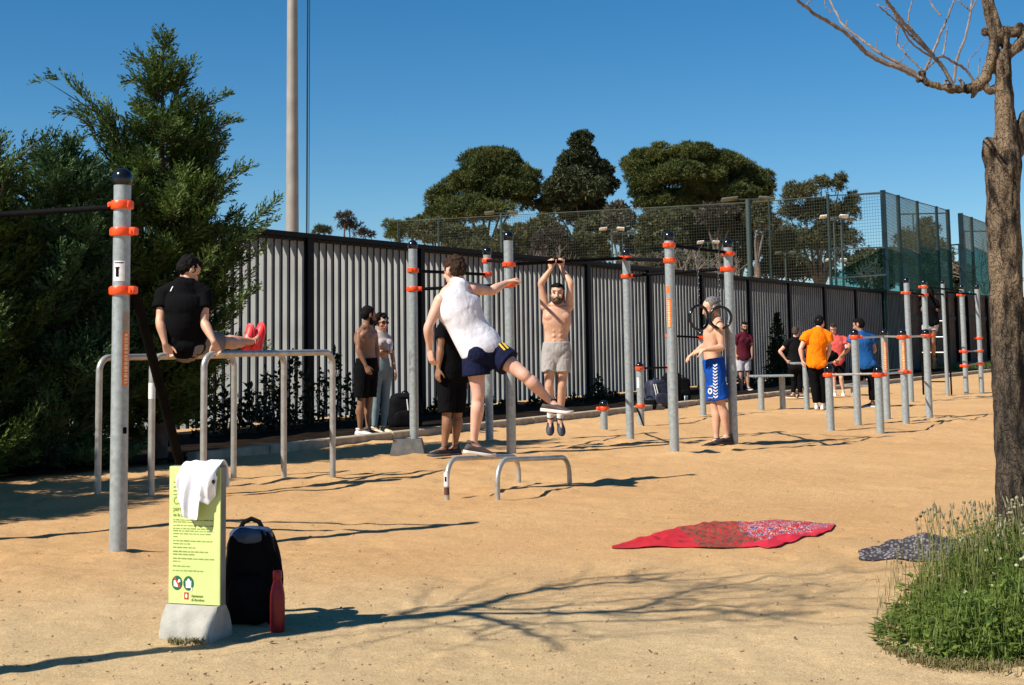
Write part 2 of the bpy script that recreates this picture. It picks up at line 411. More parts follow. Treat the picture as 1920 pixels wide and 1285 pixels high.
def build_kerb():
    K0 = G(1120, 780); K0.z = 0; KD = FD; mb = MB(); L0, L1 = -16, 34; n = 40
    pts = [K0+KD*(L0+(L1-L0)*i/n) for i in range(n+1)]
    k = 0
    o = thing('kerb_edging', pts[0], 'pale concrete edging between the sand court and the planting strip', 'kerb')
    o['kind'] = 'structure'; del o['category']
    for a, b in zip(pts, pts[1:]):
        m = (a+b)/2; g_ = .012
        if proj(m)[0] < 400: continue
        Ln = (b-a).length-g_
        mb.box((m.x-FN.x*.02, m.y-FN.y*.02, .02), (Ln, .16, .14), math.atan2(KD.y, KD.x), .012)
    mb.build('kerb', M['kerb'], o, False)
    # planting strip soil between kerb and fence
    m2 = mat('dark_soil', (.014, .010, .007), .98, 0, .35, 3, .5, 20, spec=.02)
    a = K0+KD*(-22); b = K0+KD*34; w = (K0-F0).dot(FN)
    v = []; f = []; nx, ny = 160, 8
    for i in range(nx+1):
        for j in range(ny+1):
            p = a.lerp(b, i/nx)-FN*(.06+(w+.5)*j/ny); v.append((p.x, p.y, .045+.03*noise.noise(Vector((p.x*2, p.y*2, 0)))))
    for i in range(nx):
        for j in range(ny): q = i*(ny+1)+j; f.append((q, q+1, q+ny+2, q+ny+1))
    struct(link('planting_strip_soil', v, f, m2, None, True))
build_kerb()
def build_far_fence():
    a = on_fence(1700); b = a+24; A = F0+FD*a; B = F0+FD*b
    th = thing('board_fence', A, 'dark brown board fence carrying on beyond the far end of the grey one', 'fence')
    rz = math.atan2(FD.y, FD.x); n = 14
    def top(t):
        p = F0+FD*t; px = proj(p)[0]; return PL(px, 546+.05*(px-1700), p.y).z
    for i in range(n+1):
        t = a+.2+(b-a)*i/n; p = F0+FD*t; h = top(t); mb = MB(); mb.box((p.x+FN.x*.08, p.y+FN.y*.08, h/2), (.11, .12, h), rz); mb.build('fence_post', M['fence_black'], th, False)
    for i in range(n):
        mb = MB()
        for k in range(8):
            t = a+.2+(b-a)*(i+(k+.5)/8)/n; p = F0+FD*t; h = top(t)-.08-random.random()*.03
            mb.box((p.x, p.y, h/2+.03), ((b-a)/n/8*.93, .025+random.random()*.01, h), rz)
        mb.build('board_panel', M['reed'], th, False)
    for fr in (.97, .66):
        mb = MB(); pa, pb = F0+FD*(a+.2), F0+FD*b; za, zb = top(a+.2)*fr, top(b)*fr
        mb.add([p_+FN*o_+Vector((0, 0, z_+d_)) for p_, z_ in ((pa, za), (pb, zb)) for o_, d_ in ((.02, -.08), (.07, -.08), (.07, .08), (.02, .08))], [(0, 1, 2, 3), (7, 6, 5, 4), (0, 4, 5, 1), (1, 5, 6, 2), (2, 6, 7, 3), (3, 7, 4, 0)])
        mb.build('rail', M['fence_black'], th, False)
build_far_fence()
# ================================================================== WORKOUT EQUIPMENT
def post(root, base, ytop, r=.053, collars=(), cap=True, name='post', Y=None):
    """base px -> upright tube with black ball cap and orange clamps; returns axis x,y"""
    g = G(*base) if Y is None else PL(base[0], base[1], Y); x, y = g.x, g.y
    g0 = G(*base) if Y is None else g
    pt = PL(base[0]+(ytop-base[1])*0, ytop, y); ztop = pt.z
    mb = MB(); rb = r*1.16
    hp = ztop-rb*1.75 if cap else ztop
    mb.lathe((x, y, 0), [(r, -.25), (r, hp-.004), (r-.004, hp)], 24)
    p = mb.build(name, M['steel'], root)
    if cap:
        mb = MB(); prof = [(r*1.02, hp), (r*1.06, hp+.006), (rb, hp+rb*.35)]
        for a in (10, 25, 40, 55, 70, 82, 88): prof.append((rb*math.cos(R(a)), hp+rb*.72+rb*math.sin(R(a))))
        mb.lathe((x, y, 0), prof, 24); mb.build('cap', M['cap'], p)
    for cdef in collars:
        yc, ang = cdef[0], cdef[1]; cz = PL(base[0], yc, y).z; mb = MB(); h = .026; ro = r+.017
        mb.lathe((x, y, cz), [(r+.0015, -h), (ro-.004, -h), (ro, -h+.005), (ro, h-.005), (ro-.004, h), (r+.0015, h)], 28)
        d = Vector((math.cos(R(ang)), math.sin(R(ang)), 0))
        c = Vector((x, y, cz))+d*(r+.03); mb.box(c, (.055, .05, h*1.9), R(ang), .008)
        c2 = Vector((x, y, cz))-d*(r+.014); mb.box(c2, (.022, .05, h*1.8), R(ang), .006)
        mb.tube(c+Vector((-d.y, d.x, 0))*.034, c-Vector((-d.y, d.x, 0))*.034, .009, 8)
        mb.build('collar', M['orange'], root)
    return Vector((x, y, 0)), p
def zat(P, py):
    """height on the vertical through P whose picture row is py"""
    lo, hi = -1.0, 30.0
    for _ in range(50):
        m = (lo+hi)/2
        if proj((P.x, P.y, m))[1] > py: lo = m
        else: hi = m
    return lo
def bar(root, a, b, r=.019, m='black_metal', name='bar'):
    mb = MB(); mb.tube(a, b, r, 14); return mb.build(name, M[m], root)
def up(P, z): return Vector((P.x, P.y, z))
def ang(a, b): return math.degrees(math.atan2(b.y-a.y, b.x-a.x))
def sticker(root, P, r, a0, a1, z0, z1, m, name='sticker', marks=None):
    mb = MB(); n = 8; v = []; f = []
    for i in range(n+1):
        a = R(a0+(a1-a0)*i/n)
        for z in (z0, z1): v.append((P.x+(r+.0018)*math.cos(a), P.y+(r+.0018)*math.sin(a), z))
    for i in range(n): f.append((2*i, 2*i+2, 2*i+3, 2*i+1))
    o = link(name, v, f, m, root)
    if marks:
        mb = MB()
        for (s0, s1, u0, u1) in marks:
            v = []
            for i in range(4):
                a = R(a0+(a1-a0)*(s0+(s1-s0)*i/3))
                for u in (u0, u1): v.append((P.x+(r+.0032)*math.cos(a), P.y+(r+.0032)*math.sin(a), z0+(z1-z0)*u))
            mb.add(v, [(2*i, 2*i+2, 2*i+3, 2*i+1) for i in range(3)])
        mb.build('print', M['pale_print'] if m is M['orange_sticker'] else M['black_metal'], o)
    return o
M['pale_print'] = mat('pale_print', (.85, .55, .32), .5)
def dashes(n, seed=0, w=(.25, .75)):
    rnd = random.Random(seed); out = []; u = .04
    while u < .94:
        l = rnd.uniform(.02, .06); out.append((w[0], w[1], u, min(.96, u+l))); u += l+rnd.uniform(.012, .03)
    return out
def view_ang(P):  # angle from post toward camera
    return math.degrees(math.atan2(-P.y, -P.x))

# ---- near left pull-up frame
gp0 = G(221, 1040)
th = thing('pull_up_station', (gp0.x, gp0.y, 0), 'nearest tall grey post with three orange clamps, a black bar leaving left and a strut', 'exercise frame', None)
p0, P0o = post(th, (221, 1040), 315, .053, [(385, 150), (435, -20), (545, -20)])
pb = Vector((-4.02, 9.78, 0)); mb = MB(); mb.lathe((pb.x, pb.y, 0), [(.053, -.2), (.053, 2.2), (.049, 2.204)], 20); q = mb.build('post', M['steel'], th)
mb = MB(); mb.ell((pb.x, pb.y, 2.24), (.06, .06, .06)); mb.build('cap', M['cap'], q)
zb = zat(p0, 388); zb2 = PL(0, 402, 9.39).z
bar(th, up(p0, zb)+Vector((-.07, .03, 0)), up(pb, zb2), .019)
gs = G(368, 985); a = up(p0, zat(p0, 549))+Vector((.08, .03, 0))
mb = MB(); mb.loft([a, Vector((gs.x, gs.y, 0))], [(.034, .022)]*2, None, 12); mb.build('strut', M['black_metal'], th)
va = view_ang(p0)
sticker(P0o, p0, .053, va-57, va+22, zat(p0, 528), zat(p0, 490), M['white_sticker'], 'label', [(.25, .5, .22, .62), (.2, .55, .62, .7), (.1, .9, .88, .93)])
sticker(P0o, p0, .053, va+13, va+62, zat(p0, 723), zat(p0, 622), M['orange_sticker'], 'orange_sticker', dashes(8, 3))
sticker(P0o, p0, .053, va+13, va+62, zat(p0, 620), zat(p0, 585), mat('faded_sticker', (.36, .27, .20), .5), 'faded_sticker')
sticker(P0o, p0, .053, va+22, va+52, zat(p0, 813), zat(p0, 801), M['black_metal'], 'bolt_cover')

# ---- middle station: seven tall/low posts tied by bars
pg = G(1265, 852)
th = thing('pull_up_station', (pg.x, pg.y, 0), 'large middle pull-up station of tall grey posts with orange clamps and crossing black bars', 'exercise frame')
Pg = {k: G(*v) for k, v in POSTS.items()}; Pg['G'] = G(1319, 778); Pg['H'] = G(1202, 798)
A, B_, C_, D_, E_, F_, Gp, Hp = [Vector((Pg[k].x, Pg[k].y, 0)) for k in 'ABCDEFGH']
post(th, POSTS['A'], 450, .05, [(507, ang(A, B_)), (542, ang(A, C_))])
post(th, POSTS['B'], 463, .05, [(489, ang(B_, C_)+180), (515, ang(B_, A))])
_, Co = post(th, POSTS['C'], 433, .053, [(496, ang(C_, D_)), (534, ang(C_, A))])
post(th, POSTS['D'], 466, .05, [(484, ang(D_, C_)), (518, ang(D_, F_))])
_, Eo = post(th, POSTS['E'], 433, .053, [(460, ang(E_, F_)), (488, ang(E_, D_))])
post(th, POSTS['F'], 447, .053, [(476, ang(F_, E_)), (504, ang(F_, D_))])
def bb(P, ya, Q, yb, r=.019, ov=0, m='black_metal'):
    a = up(P, zat(P, ya)); b = up(Q, zat(Q, yb)); d = (b-a).normalized(); off = Vector((d.y, -d.x, 0)).normalized()*.0
    return bar(th, a+d*.055+off, b-d*.055+d*ov, r, m)
bb(A, 508, B_, 515); bb(A, 543, C_, 534); bb(B_, 489, C_, 491)
HB = bb(C_, 496, D_, 484, .021); bb(D_, 486, E_, 488, .021); bb(E_, 460, F_, 474, .019, .14); bb(D_, 518, F_, 504)
mb = MB(); e = up(F_, zat(F_, 474)); d = (e-up(E_, zat(E_, 460))).normalized(); mb.tube(e+d*.08, e+d*.14, .028, 12); mb.build('bar_end_cap', M['orange'], th)
va = view_ang(E_); sticker(Eo, E_, .053, va-52, va+2, zat(E_, 615), zat(E_, 560), M['orange_sticker'], 'orange_sticker', dashes(8, 4))
sticker(Eo, E_, .053, va-52, va-5, zat(E_, 550), zat(E_, 536), M['orange_sticker'], 'orange_sticker')
th2 = th; th = thing('low_bar_station', (Hp.x, Hp.y, 0), 'low stepped bar frame of three short grey posts half hidden behind the tall sticker post', 'exercise frame')
eg = G(1259, 784); Ep = Vector((eg.x, eg.y, 0))
_, Go = post(th, (1319, 778), 620, .05, [(633, ang(Gp, Ep))])
_, Ho = post(th, (1202, 798), 679, .05, [(691, ang(Hp, Ep)), (761, -90)])
post(th, (1259, 784), 617, .05, [(630, ang(Ep, Gp)), (689, ang(Ep, Hp))])
bb(Ep, 630, Gp, 633, .017); bb(Hp, 691, Ep, 689, .016)
va = view_ang(Hp); sticker(Ho, Hp, .05, va-60, va-15, zat(Hp, 727), zat(Hp, 708), M['white_sticker'], 'label')
# prop of low post H
mb = MB(); g = G(1204, 800); mb.tube(up(Hp, zat(Hp, 765))+Vector((-.06, -.05, 0)), Vector((Hp.x+.03, Hp.y-.12, .0)), .011, 8); mb.build('brace', M['black_metal'], th)
# ---- rings
def ring(px, pyt, cx, cy, rad, yaw, label, t):
    a = up(E_, zat(E_, 460)); b = up(F_, zat(F_, 474)); top = a.lerp(b, t)
    # solve t so the hook shows at px
    lo, hi = 0, 1
    for _ in range(40):
        m_ = (lo+hi)/2
        if proj(a.lerp(b, m_))[0] < px: lo = m_
        else: hi = m_
    top = a.lerp(b, lo); c = PL(cx, cy, top.y); X = Vector((math.cos(R(yaw)), math.sin(R(yaw)), 0)); Z = Vector((0, 0, 1))
    o = thing('gymnastic_ring', (c.x, c.y, c.z-rad), label, 'gym ring', 'gymnastic rings hanging from the high bar')
    mb = MB(); v = []; f = []; n = 40; k = 10
    for i in range(n):
        A_ = 2*math.pi*i/n; e = X*math.cos(A_)+Z*math.sin(A_); nn = X.cross(Z)
        for j in range(k):
            B2 = 2*math.pi*j/k; v.append(c+e*(rad+.0165*math.cos(B2))+nn*(.0165*math.sin(B2)))
    for i in range(n):
        for j in range(k): f.append((i*k+j, ((i+1) % n)*k+j, ((i+1) % n)*k+(j+1) % k, i*k+(j+1) % k))
    mb.add(v, f); mb.build('ring', M['cap'], o)
    mb = MB(); bot = c+Z*(rad+.012); L_ = (top-bot).length; nl = int(L_/.032); d = (bot-top).normalized()
    for i in range(nl):
        p = top+d*(L_*(i+.5)/nl); s = Vector((1, 0, 0)) if i % 2 else Vector((0, 1, 0)); w = .009
        q = [p+d*.019+s*w*0, p+d*.012+s*w, p-d*.012+s*w, p-d*.019, p-d*.012-s*w, p+d*.012-s*w]
        for u in range(6): mb.tube(q[u], q[(u+1) % 6], .0032, 5)
    mb.build('chain', M['chain'], o)
    mb = MB(); mb.lathe(top, [(.024, -.02), (.027, -.015), (.027, .015), (.024, .02)], 16, (Vector((0, 0, 1)), d.cross((b-a).normalized()), (b-a).normalized())); mb.build('hanger_clamp', M['cap'], o)
M['chain'] = mat('steel_chain', (.16, .16, .16), .4, .8)
ring(1307, 469, 1311, 596, .137, 34, 'left one of the two black gym rings hanging on chains, turned edgewise', .4)
ring(1344, 473, 1351, 596, .125, 2, 'right one of the two black gym rings on chains, seen full face', .7)
# ---- short stump post
g = G(1133, 808); th = thing('stepping_post', (g.x, g.y, 0), 'very short grey post with orange clamp and black ball cap, alone in the sand', 'exercise post')
post(th, (1133, 808), 750, .05, [(766, 200)])
# ---- three dip rails and two low rails
def rail(name, p1, ytop1, p2, ytop2, r, rc, label, cat, group, sticker_px=None):
    a = G(*p1); b = G(*p2); a.z = b.z = 0; za = zat(a, ytop1)-r; zb = zat(b, ytop2)-r
    d = (b-a).normalized(); pts = [a-Vector((0, 0, .2)), up(a, (za-rc)*.5), up(a, za-rc)]
    for t in (15, 30, 45, 60, 75, 90): t = R(t); pts.append(up(a, za-rc)+d*(rc*(1-math.cos(t)))+Vector((0, 0, rc*math.sin(t))))
    B0 = up(b, zb-rc)
    for t in (90, 75, 60, 45, 30, 15, 0): t = R(t); pts.append(B0-d*(rc*(1-math.cos(t)))+Vector((0, 0, rc*math.sin(t))))
    pts += [up(b, (zb-rc)*.5), b-Vector((0, 0, .2))]
    mb = MB(); mb.loft(pts, [r]*len(pts), None, 16); o = mb.build(name, M['rail'], None, True, at=(a.x, a.y, 0)); tag(o, label, cat, group)
    return o, a, b
gr = 'waist high tubular dip rails'
o1, _, _ = rail('dip_rail', (183, 930), 665, (438, 895), 661, .0285, .115, 'leftmost of the three tall tubular dip rails, its near leg beside the nearest post', 'dip rail', gr)
o2, a2, b2 = rail('dip_rail', (283, 933), 662, (532, 897), 656, .0285, .115, 'middle tall tubular dip rail with a white sticker on its near leg', 'dip rail', gr)
o3, a3, b3 = rail('dip_rail', (381, 931), 658, (624, 896), 655, .0285, .115, 'rightmost of the three tall tubular dip rails, its near leg behind the green sign', 'dip rail', gr)
va = view_ang(a2); sticker(o2, a2, .0285, va-80, va+60, zat(a2, 748), zat(a2, 718), M['white_sticker'], 'label')
gr = 'low push-up rails'
o4, a4, b4 = rail('push_up_rail', (838, 936), 858, (973, 905), 849, .021, .16, 'low curved push-up rail with a white label, the kicking man standing on it', 'push-up rail', gr)
rail('push_up_rail', (933, 938), 860, (1068, 908), 851, .021, .16, 'low curved push-up rail without label, to the right of the one being stood on', 'push-up rail', gr)
va = view_ang(a4); sticker(o4, a4, .021, va-85, va+45, zat(a4, 912), zat(a4, 886), M['white_sticker'], 'label', [(.3, .6, .35, .7)])
sticker(o4, a4, .021, va-85, va+60, zat(a4, 928), zat(a4, 914), mat('rusty_band', (.10, .04, .025), .8), 'rusty_band')
# ---- low graduated station on the right
g = G(1649, 812); th = thing('low_bar_station', (g.x, g.y, 0), 'right-hand group of six waist to chest high grey posts joined by thin grey bars', 'exercise frame')
RP = {'1': (1558, 808, 684, [703]), '2': (1609, 796, 617, [632]), '3': (1651, 812, 686, [703]), '4': (1664, 785, 617, []), '5': (1699, 795, 617, [632, 698]), '6': (1743, 783, 617, [630])}
V_ = {}
for k, (x, y, t, cs) in RP.items():
    V_[k], po = post(th, (x, y), t, .052, [(c, 0) for c in cs])
    if k in '45':
        va = view_ang(V_[k]); sticker(po, V_[k], .052, va-25, va+30, zat(V_[k], 695), zat(V_[k], 640), M['orange_sticker'], 'orange_sticker', dashes(7, 5))
def low_bar(k, ya, l, yb, m='rail'): return bar(th, up(V_[k], zat(V_[k], ya)), up(V_[l], zat(V_[l], yb)), .015, m)
low_bar('1', 703, '3', 701); low_bar('3', 702, '5', 698); low_bar('2', 634, '4', 631); low_bar('4', 631, '5', 632); low_bar('5', 632, '6', 630)
# ---- tall station with ladder far right
g = G(1777, 741); th = thing('ladder_station', (g.x, g.y, 0), 'farthest tall pull-up station at the right with a black runged ladder beside the tree trunk', 'exercise frame')
TP = {'7': (1709, 754, 520, [549]), '8': (1742, 750, 524, [538, 553]), '9': (1777, 741, 525, []), '10': (1812, 738, 533, [553, 659, 686]), '11': (1841, 737, 533, [634, 658, 682])}
T_ = {}
for k, (x, y, t, cs) in TP.items(): T_[k], _ = post(th, (x, y), t, .052 if k != '9' else .04, [(c, 180) for c in cs])
def b3_(k, ya, l, yb, m='black_metal', r=.019): return bar(th, up(T_[k], zat(T_[k], ya)), up(T_[l], zat(T_[l], yb)), r, m)
b3_('7', 549, '8', 553); b3_('8', 538, '10', 546); b3_('8', 552, '9', 552); b3_('9', 548, '11', 552); b3_('10', 659, '11', 658, 'rail', .016); b3_('10', 686, '11', 680, 'rail', .016)
l9 = T_['9']; l8 = l9+Vector((-.42, .30, 0))
mb = MB(); mb.tube(up(l8, 0), up(l8, zat(l9, 548)), .02, 10); mb.build('ladder_upright', M['black_metal'], th)
mb = MB(); q = l9+Vector((.08, .0, 0)); mb.tube(up(q, 0), up(q, zat(l9, 545)), .018, 10); mb.build('ladder_upright', M['black_metal'], th)
for y in (575, 602, 632, 661, 690, 716):
    bar(th, up(l8, zat(l9, y)), up(l9, zat(l9, y)), .014, 'rail' if y in (602, 632, 661) else 'black_metal', 'rung')
# ---- benches
def slab_bench(name, legs, ytop, x0, x1, label, cat='bench', w=.34, wood=False):
    gs = [G(*l) for l in legs]; c = sum((Vector((q.x, q.y, 0)) for q in gs), Vector())/len(gs)
    zt = zat(c, ytop); th = thing(name, c, label, cat)
    a = PL(x0, ytop, c.y); b = PL(x1, ytop, c.y); L_ = b.x-a.x
    mb = MB(); mb.box(((a.x+b.x)/2, c.y, zt-.018), (L_, w, .036), .03, .008); mb.build('bench_top', M['steel'] if not wood else M['steel'], th, False)
    for q in gs:
        mb = MB(); mb.lathe((q.x, q.y, 0), [(.052, -.2), (.052, zt-.037)], 18); mb.build('leg', M['steel'], th)
slab_bench('exercise_bench', [(1428, 769), (1468, 767)], 703, 1407, 1485, 'low flat grey bench on two round posts in front of the dark bush')
slab_bench('exercise_bench', [(1513, 767), (1546, 765)], 679, 1484, 1556, 'taller grey bench on round posts that the man in the orange shirt leans on')
slab_bench('exercise_bench', [(1600, 742), (1634, 741)], 722, 1582, 1650, 'farthest low grey bench, mostly hidden behind the clamped posts')
# ---- bits on the ground: concrete footing, slab
g = G(765, 855); mb = MB(); 
fz = [(-.20, 0), (.20, 0), (.155, .20), (-.155, .20)]
c = Vector((g.x-.01, g.y+.14, 0))
v = []
for (sy, k) in ((-.16, 1), (.16, 1)):
    for (x, z) in fz: v.append((c.x+x, c.y+sy*(1 if z == 0 else .7), z-.02))
mb.add(v, [(0, 1, 2, 3), (7, 6, 5, 4), (0, 4, 5, 1), (1, 5, 6, 2), (2, 6, 7, 3), (3, 7, 4, 0)])
o = mb.build('footing_block', M['concrete_dark'], None, False); tag(o, 'dark sloped concrete footing block at the foot of the leftmost middle post', 'block')
g = G(700, 826); mb = MB()
o = None
# ================================================================== INFO SIGN, T-SHIRT, BACKPACK, BOTTLE
def build_sign():
    yaw = R(-20); u = Vector((math.cos(yaw), math.sin(yaw), 0)); n = Vector((math.sin(yaw), -math.cos(yaw), 0))  # n = front normal
    n = Vector((-u.y*-1, -u.x, 0)); n = Vector((u.y, -u.x, 0))
    bl = G(300, 1195); br = G(406, 1201); Z = Vector((0, 0, 1)); w = .262; H0 = .135
    c = (bl+br)/2; c.z = 0; c = c-n*.06
    th = thing('information_sign', c, 'small lime green information sign on a concrete foot with a white shirt over it', 'sign')
    mb = MB(); prof = [(-.085, -.03), (-.082, .02), (-.072, .06), (-.055, .10), (-.034, H0), (.034, H0), (.055, .10), (.072, .06), (.082, .02), (.085, -.03)]
    hw = .132; v = []; N = len(prof)
    for s in (-1, 1):
        for (d, z) in prof: v.append(c+u*(s*(hw-(z > .1)*.004))-n*d*-1*-1+Z*z)
    f = [tuple(range(N)), tuple(reversed(range(N, 2*N)))]+[(i, N+i, N+(i+1) % N, (i+1) % N) for i in range(N)]
    mb.add(v, f); o = mb.build('concrete_foot', M['concrete'], th)
    pz0 = H0+.001; A0 = c+u*.004
    ztop = zat(A0-n*0, 874)
    H = ztop-pz0; body = MB(); body.box(A0+Z*(pz0+H/2)-n*.004, (w, .040, H), yaw, .003)
    bo = body.build('panel_core', mat('sign_grey_edge', (.20, .19, .17), .6), th, False)
    gm = mat('lime_sign_face', (.56, .65, .25), .45, var=.05, vs=5)
    fr = MB(); fr.box(A0+Z*(pz0+H/2)+n*.0185, (w-.004, .006, H-.004), yaw, .001); face = fr.build('panel_face', gm, th, False)
    ink = mat('olive_ink', (.20, .27, .05), .6); dk = mat('dark_green_ink', (.01, .11, .05), .5); rd = mat('red_ink', (.55, .03, .02), .5); wh = mat('white_ink', (.85, .85, .82), .5)
    def S(s, t, o_=.0225): return A0+u*((s-.5)*w)+Z*(pz0+t*H)+n*o_
    rnd = random.Random(5)
    def txt(s, t, size, body_, m, name='lettering', sx=.8):
        cu = bpy.data.curves.new('t', 'FONT'); cu.body = body_; cu.size = size; cu.extrude = .0004
        to = bpy.data.objects.new('t', cu); C.objects.link(to); dg = bpy.context.evaluated_depsgraph_get(); me = bpy.data.meshes.new_from_object(to.evaluated_get(dg))
        vs = [S(s, t)+u*(q.co.x*sx)+Z*q.co.y+n*q.co.z for q in me.vertices]; fs = [tuple(p.vertices) for p in me.polygons]
        bpy.data.objects.remove(to); return link(name, vs, fs, m, face, False)
    txt(.09, .722, .047, 'Circuit', ink); txt(.09, .673, .030, 'parc de', ink); txt(.09, .634, .022, 'en la zona', ink)
    txt(.45, .055, .0165, 'Ajuntament\nde Barcelona', ink, sx=.75)
    def line(t, s1, h=.006, s0=.09):
        mb = MB(); s = s0
        while s < s1-.02:
            l = min(rnd.uniform(.04, .11), s1-s); hh = h*rnd.uniform(.7, 1.1)
            mb.add([S(s, t, .0222), S(s+l, t, .0222), S(s+l, t+hh, .0222), S(s, t+hh, .0222)], [(0, 1, 2, 3)]); s += l+.016
        return mb
    tx = MB()
    for (t, s1, h) in [(.878, .32, .009), (.842, .26, .010), (.815, .26, .010), (.788, .2, .010), (.605, .88, .008), (.59, .5, .007), (.565, .86, .008), (.542, .80, .008), (.525, .86, .008), (.505, .84, .008), (.483, .2, .007), (.453, .84, .009), (.432, .42, .008), (.405, .52, .008), (.375, .78, .009), (.355, .52, .008), (.325, .9, .009), (.305, .26, .007), (.27, .42, .009), (.238, .68, .009)]:
        q = line(t, s1, h); tx.add(q.v, q.f)
    tx.build('small_print', ink, face, False)
    def disc(s, t, r, m, o_, sx=.86):
        mb = MB(); k = 28; mb.add([S(s, t, o_)+u*(r*sx*math.cos(2*math.pi*i/k))+Z*(r*math.sin(2*math.pi*i/k)) for i in range(k)], [tuple(range(k))]); return mb
    def poly(pts, s, t, o_): mb = MB(); mb.add([S(s, t, o_)+u*x+Z*y for x, y in pts], [tuple(range(len(pts)))]); return mb
    for s in (.175, .395):
        b = disc(s, .152, .031, dk, .0222).build('pictogram', dk, face, False)
        if s < .3:
            disc(s, .152, .0255, wh, .0227)
            poly([(-.016, -.014), (.004, -.018), (.002, -.004), (.012, .006), (.006, .010), (-.004, .002), (-.010, .013), (-.017, .008)], s, .152, .0230).build('pictogram_shape', wh, b, False)
            poly([(.006, .016), (.015, .016), (.017, .006), (.010, .003)], s, .152, .0231).build('pictogram_shape', wh, b, False)
            poly([(-.015, .020), (-.009, .024), (.019, -.018), (.013, -.022)], s, .152, .0236).build('prohibition_bar', rd, b, False)
        else:
            poly([(-.013, -.019), (.013, -.019), (.014, .011), (.006, .011), (.004, .020), (-.004, .020), (-.006, .011), (-.014, .011)], s, .152, .0230).build('pictogram_shape', wh, b, False)
            poly([(.011, -.032), (.017, -.032), (.020, -.016), (.014, -.018)], s, .152, .0231).build('pictogram_shape', wh, b, False)
    b = poly([(-.011, -.015), (.011, -.015), (.011, .015), (-.011, .015)], .355, .062, .0224).build('town_emblem', rd, face, False)
    poly([(0, -.010), (.006, -.004), (.005, .004), (.001, .010), (-.001, .010), (-.005, .004), (-.006, -.004)], .355, .062, .0229).build('emblem_shape', wh, b, False)
    for (s, t) in ((.03, .01), (.97, .01)): disc(s, t, .002, dk, .0224)
    return A0, u, n, Z, w, pz0, H
SG = build_sign()
def build_shirt():
    A0, u, n, Z, w, pz0, H = SG; top = pz0+H
    cols = 60; v = []; f = []
    # outline of front hem (fraction across sign width, drop below top edge)
    hem = [(.20, .02), (.30, .16), (.25, .235), (.34, .325), (.56, .345), (.68, .33), (.71, .23), (.88, .215), (.95, .16), (.985, .075), (1.01, .03)]
    hx = [h[0] for h in hem]; hy = [h[1] for h in hem]
    rows = 46
    def fold(s, k): return .0085*math.sin(s*21+1.0+k*1.5)+.0035*math.sin(s*43+2+k*2.6)+.004*math.sin(s*11-k*4)+.006*noise.noise(Vector((s*9, k*2.3, 2)))
    for i in range(cols+1):
        q = i/cols; s = .28+.73*q; L_ = float(np.interp(q, [0, .08, .2, .42, .56, .60, .75, .88, 1], [.145, .19, .222, .238, .225, .15, .17, .13, .05]))
        for j in range(rows+1):
            t = j/rows
            if t < .16:   # back flap
                k = (.16-t)/.16; d = .10*k; P = A0+u*((s-.5)*w)+Z*(top+.006-d)-n*(.032+.012*k+.4*abs(fold(s, 1)))
                if k < .2: P = A0+u*((s-.5)*w)+Z*(top+.010-d*.4)-n*(.026+.03*k)
            elif t < .26:
                k = (t-.16)/.10; P = A0+u*((s-.5)*w)+Z*(top+.012+.016*math.sin(math.pi*k)*(.6+.6*q)+.25*fold(s, 2))-n*(.024-.052*k)
            else:
                k = (t-.26)/.74; d = L_*k; flare = -.06*k*(1-q)*(1-.4*k) + .04*math.sin(k*2.6)*(q-.4)
                bul = .028*math.sin(min(1, k*1.15)*math.pi)*(.6+.4*math.sin(s*9))
                P = A0+u*((s-.5+flare)*w)+Z*(top+.008-d)+n*(.036+bul+(.35+.65*k)*1.5*fold(s, 2+k*.9)+.022*k)
            v.append(P)
    r1 = rows+1
    for i in range(cols):
        for j in range(rows): a = i*r1+j; f.append((a, a+r1, a+r1+1, a+1))
    m = mat('white_jersey', (.80, .80, .84), .85, 0, .02, 9, .35, 90, sheen=.2, bdist=.004)
    o = link('draped_shirt', v, f, m, None, 'all'); tag(o, 'crumpled white sports shirt draped over the top of the green sign', 'shirt')
    so = o.modifiers.new('s', 'SOLIDIFY'); so.thickness = .004; so.offset = 1
    su = o.modifiers.new('u', 'SUBSURF'); su.levels = su.render_levels = 1
    bm_ = mat('navy_logo', (.01, .012, .03), .6)
    bv = bvh_of(o); decal('shirt_logo', [[(397, 902), (402, 898), (405, 904), (400, 908)]], o, bm_, .006, o, 2, bv)
build_shirt()
def blob(mb, c, r, ax, e=2.6, n=22, m=14, nz=.04, ns=9, taper=0):
    """rounded box (superellipsoid)"""
    X, Y, Z = ax; v = []; f = []
    def sg(x, p): return math.copysign(abs(x)**p, x)
    p = 2/e
    for i in range(m+1):
        t = -math.pi/2+math.pi*i/m
        for k in range(n):
            a = 2*math.pi*k/n; x = sg(math.cos(t), p)*sg(math.cos(a), p); y = sg(math.cos(t), p)*sg(math.sin(a), p); z = sg(math.sin(t), p)
            tp = 1-taper*(z*.5+.5); P = X*(r[0]*x*tp)+Y*(r[1]*y*tp)+Z*(r[2]*z)
            P = P*(1+nz*noise.noise((Vector(c)+P)*ns)+nz*.5*noise.noise((Vector(c)+P)*ns*2.5)); v.append(Vector(c)+P)
    for i in range(m):
        for k in range(n): a = i*n+k; b = i*n+(k+1) % n; f.append((a, b, b+n, a+n))
    mb.add(v, f)
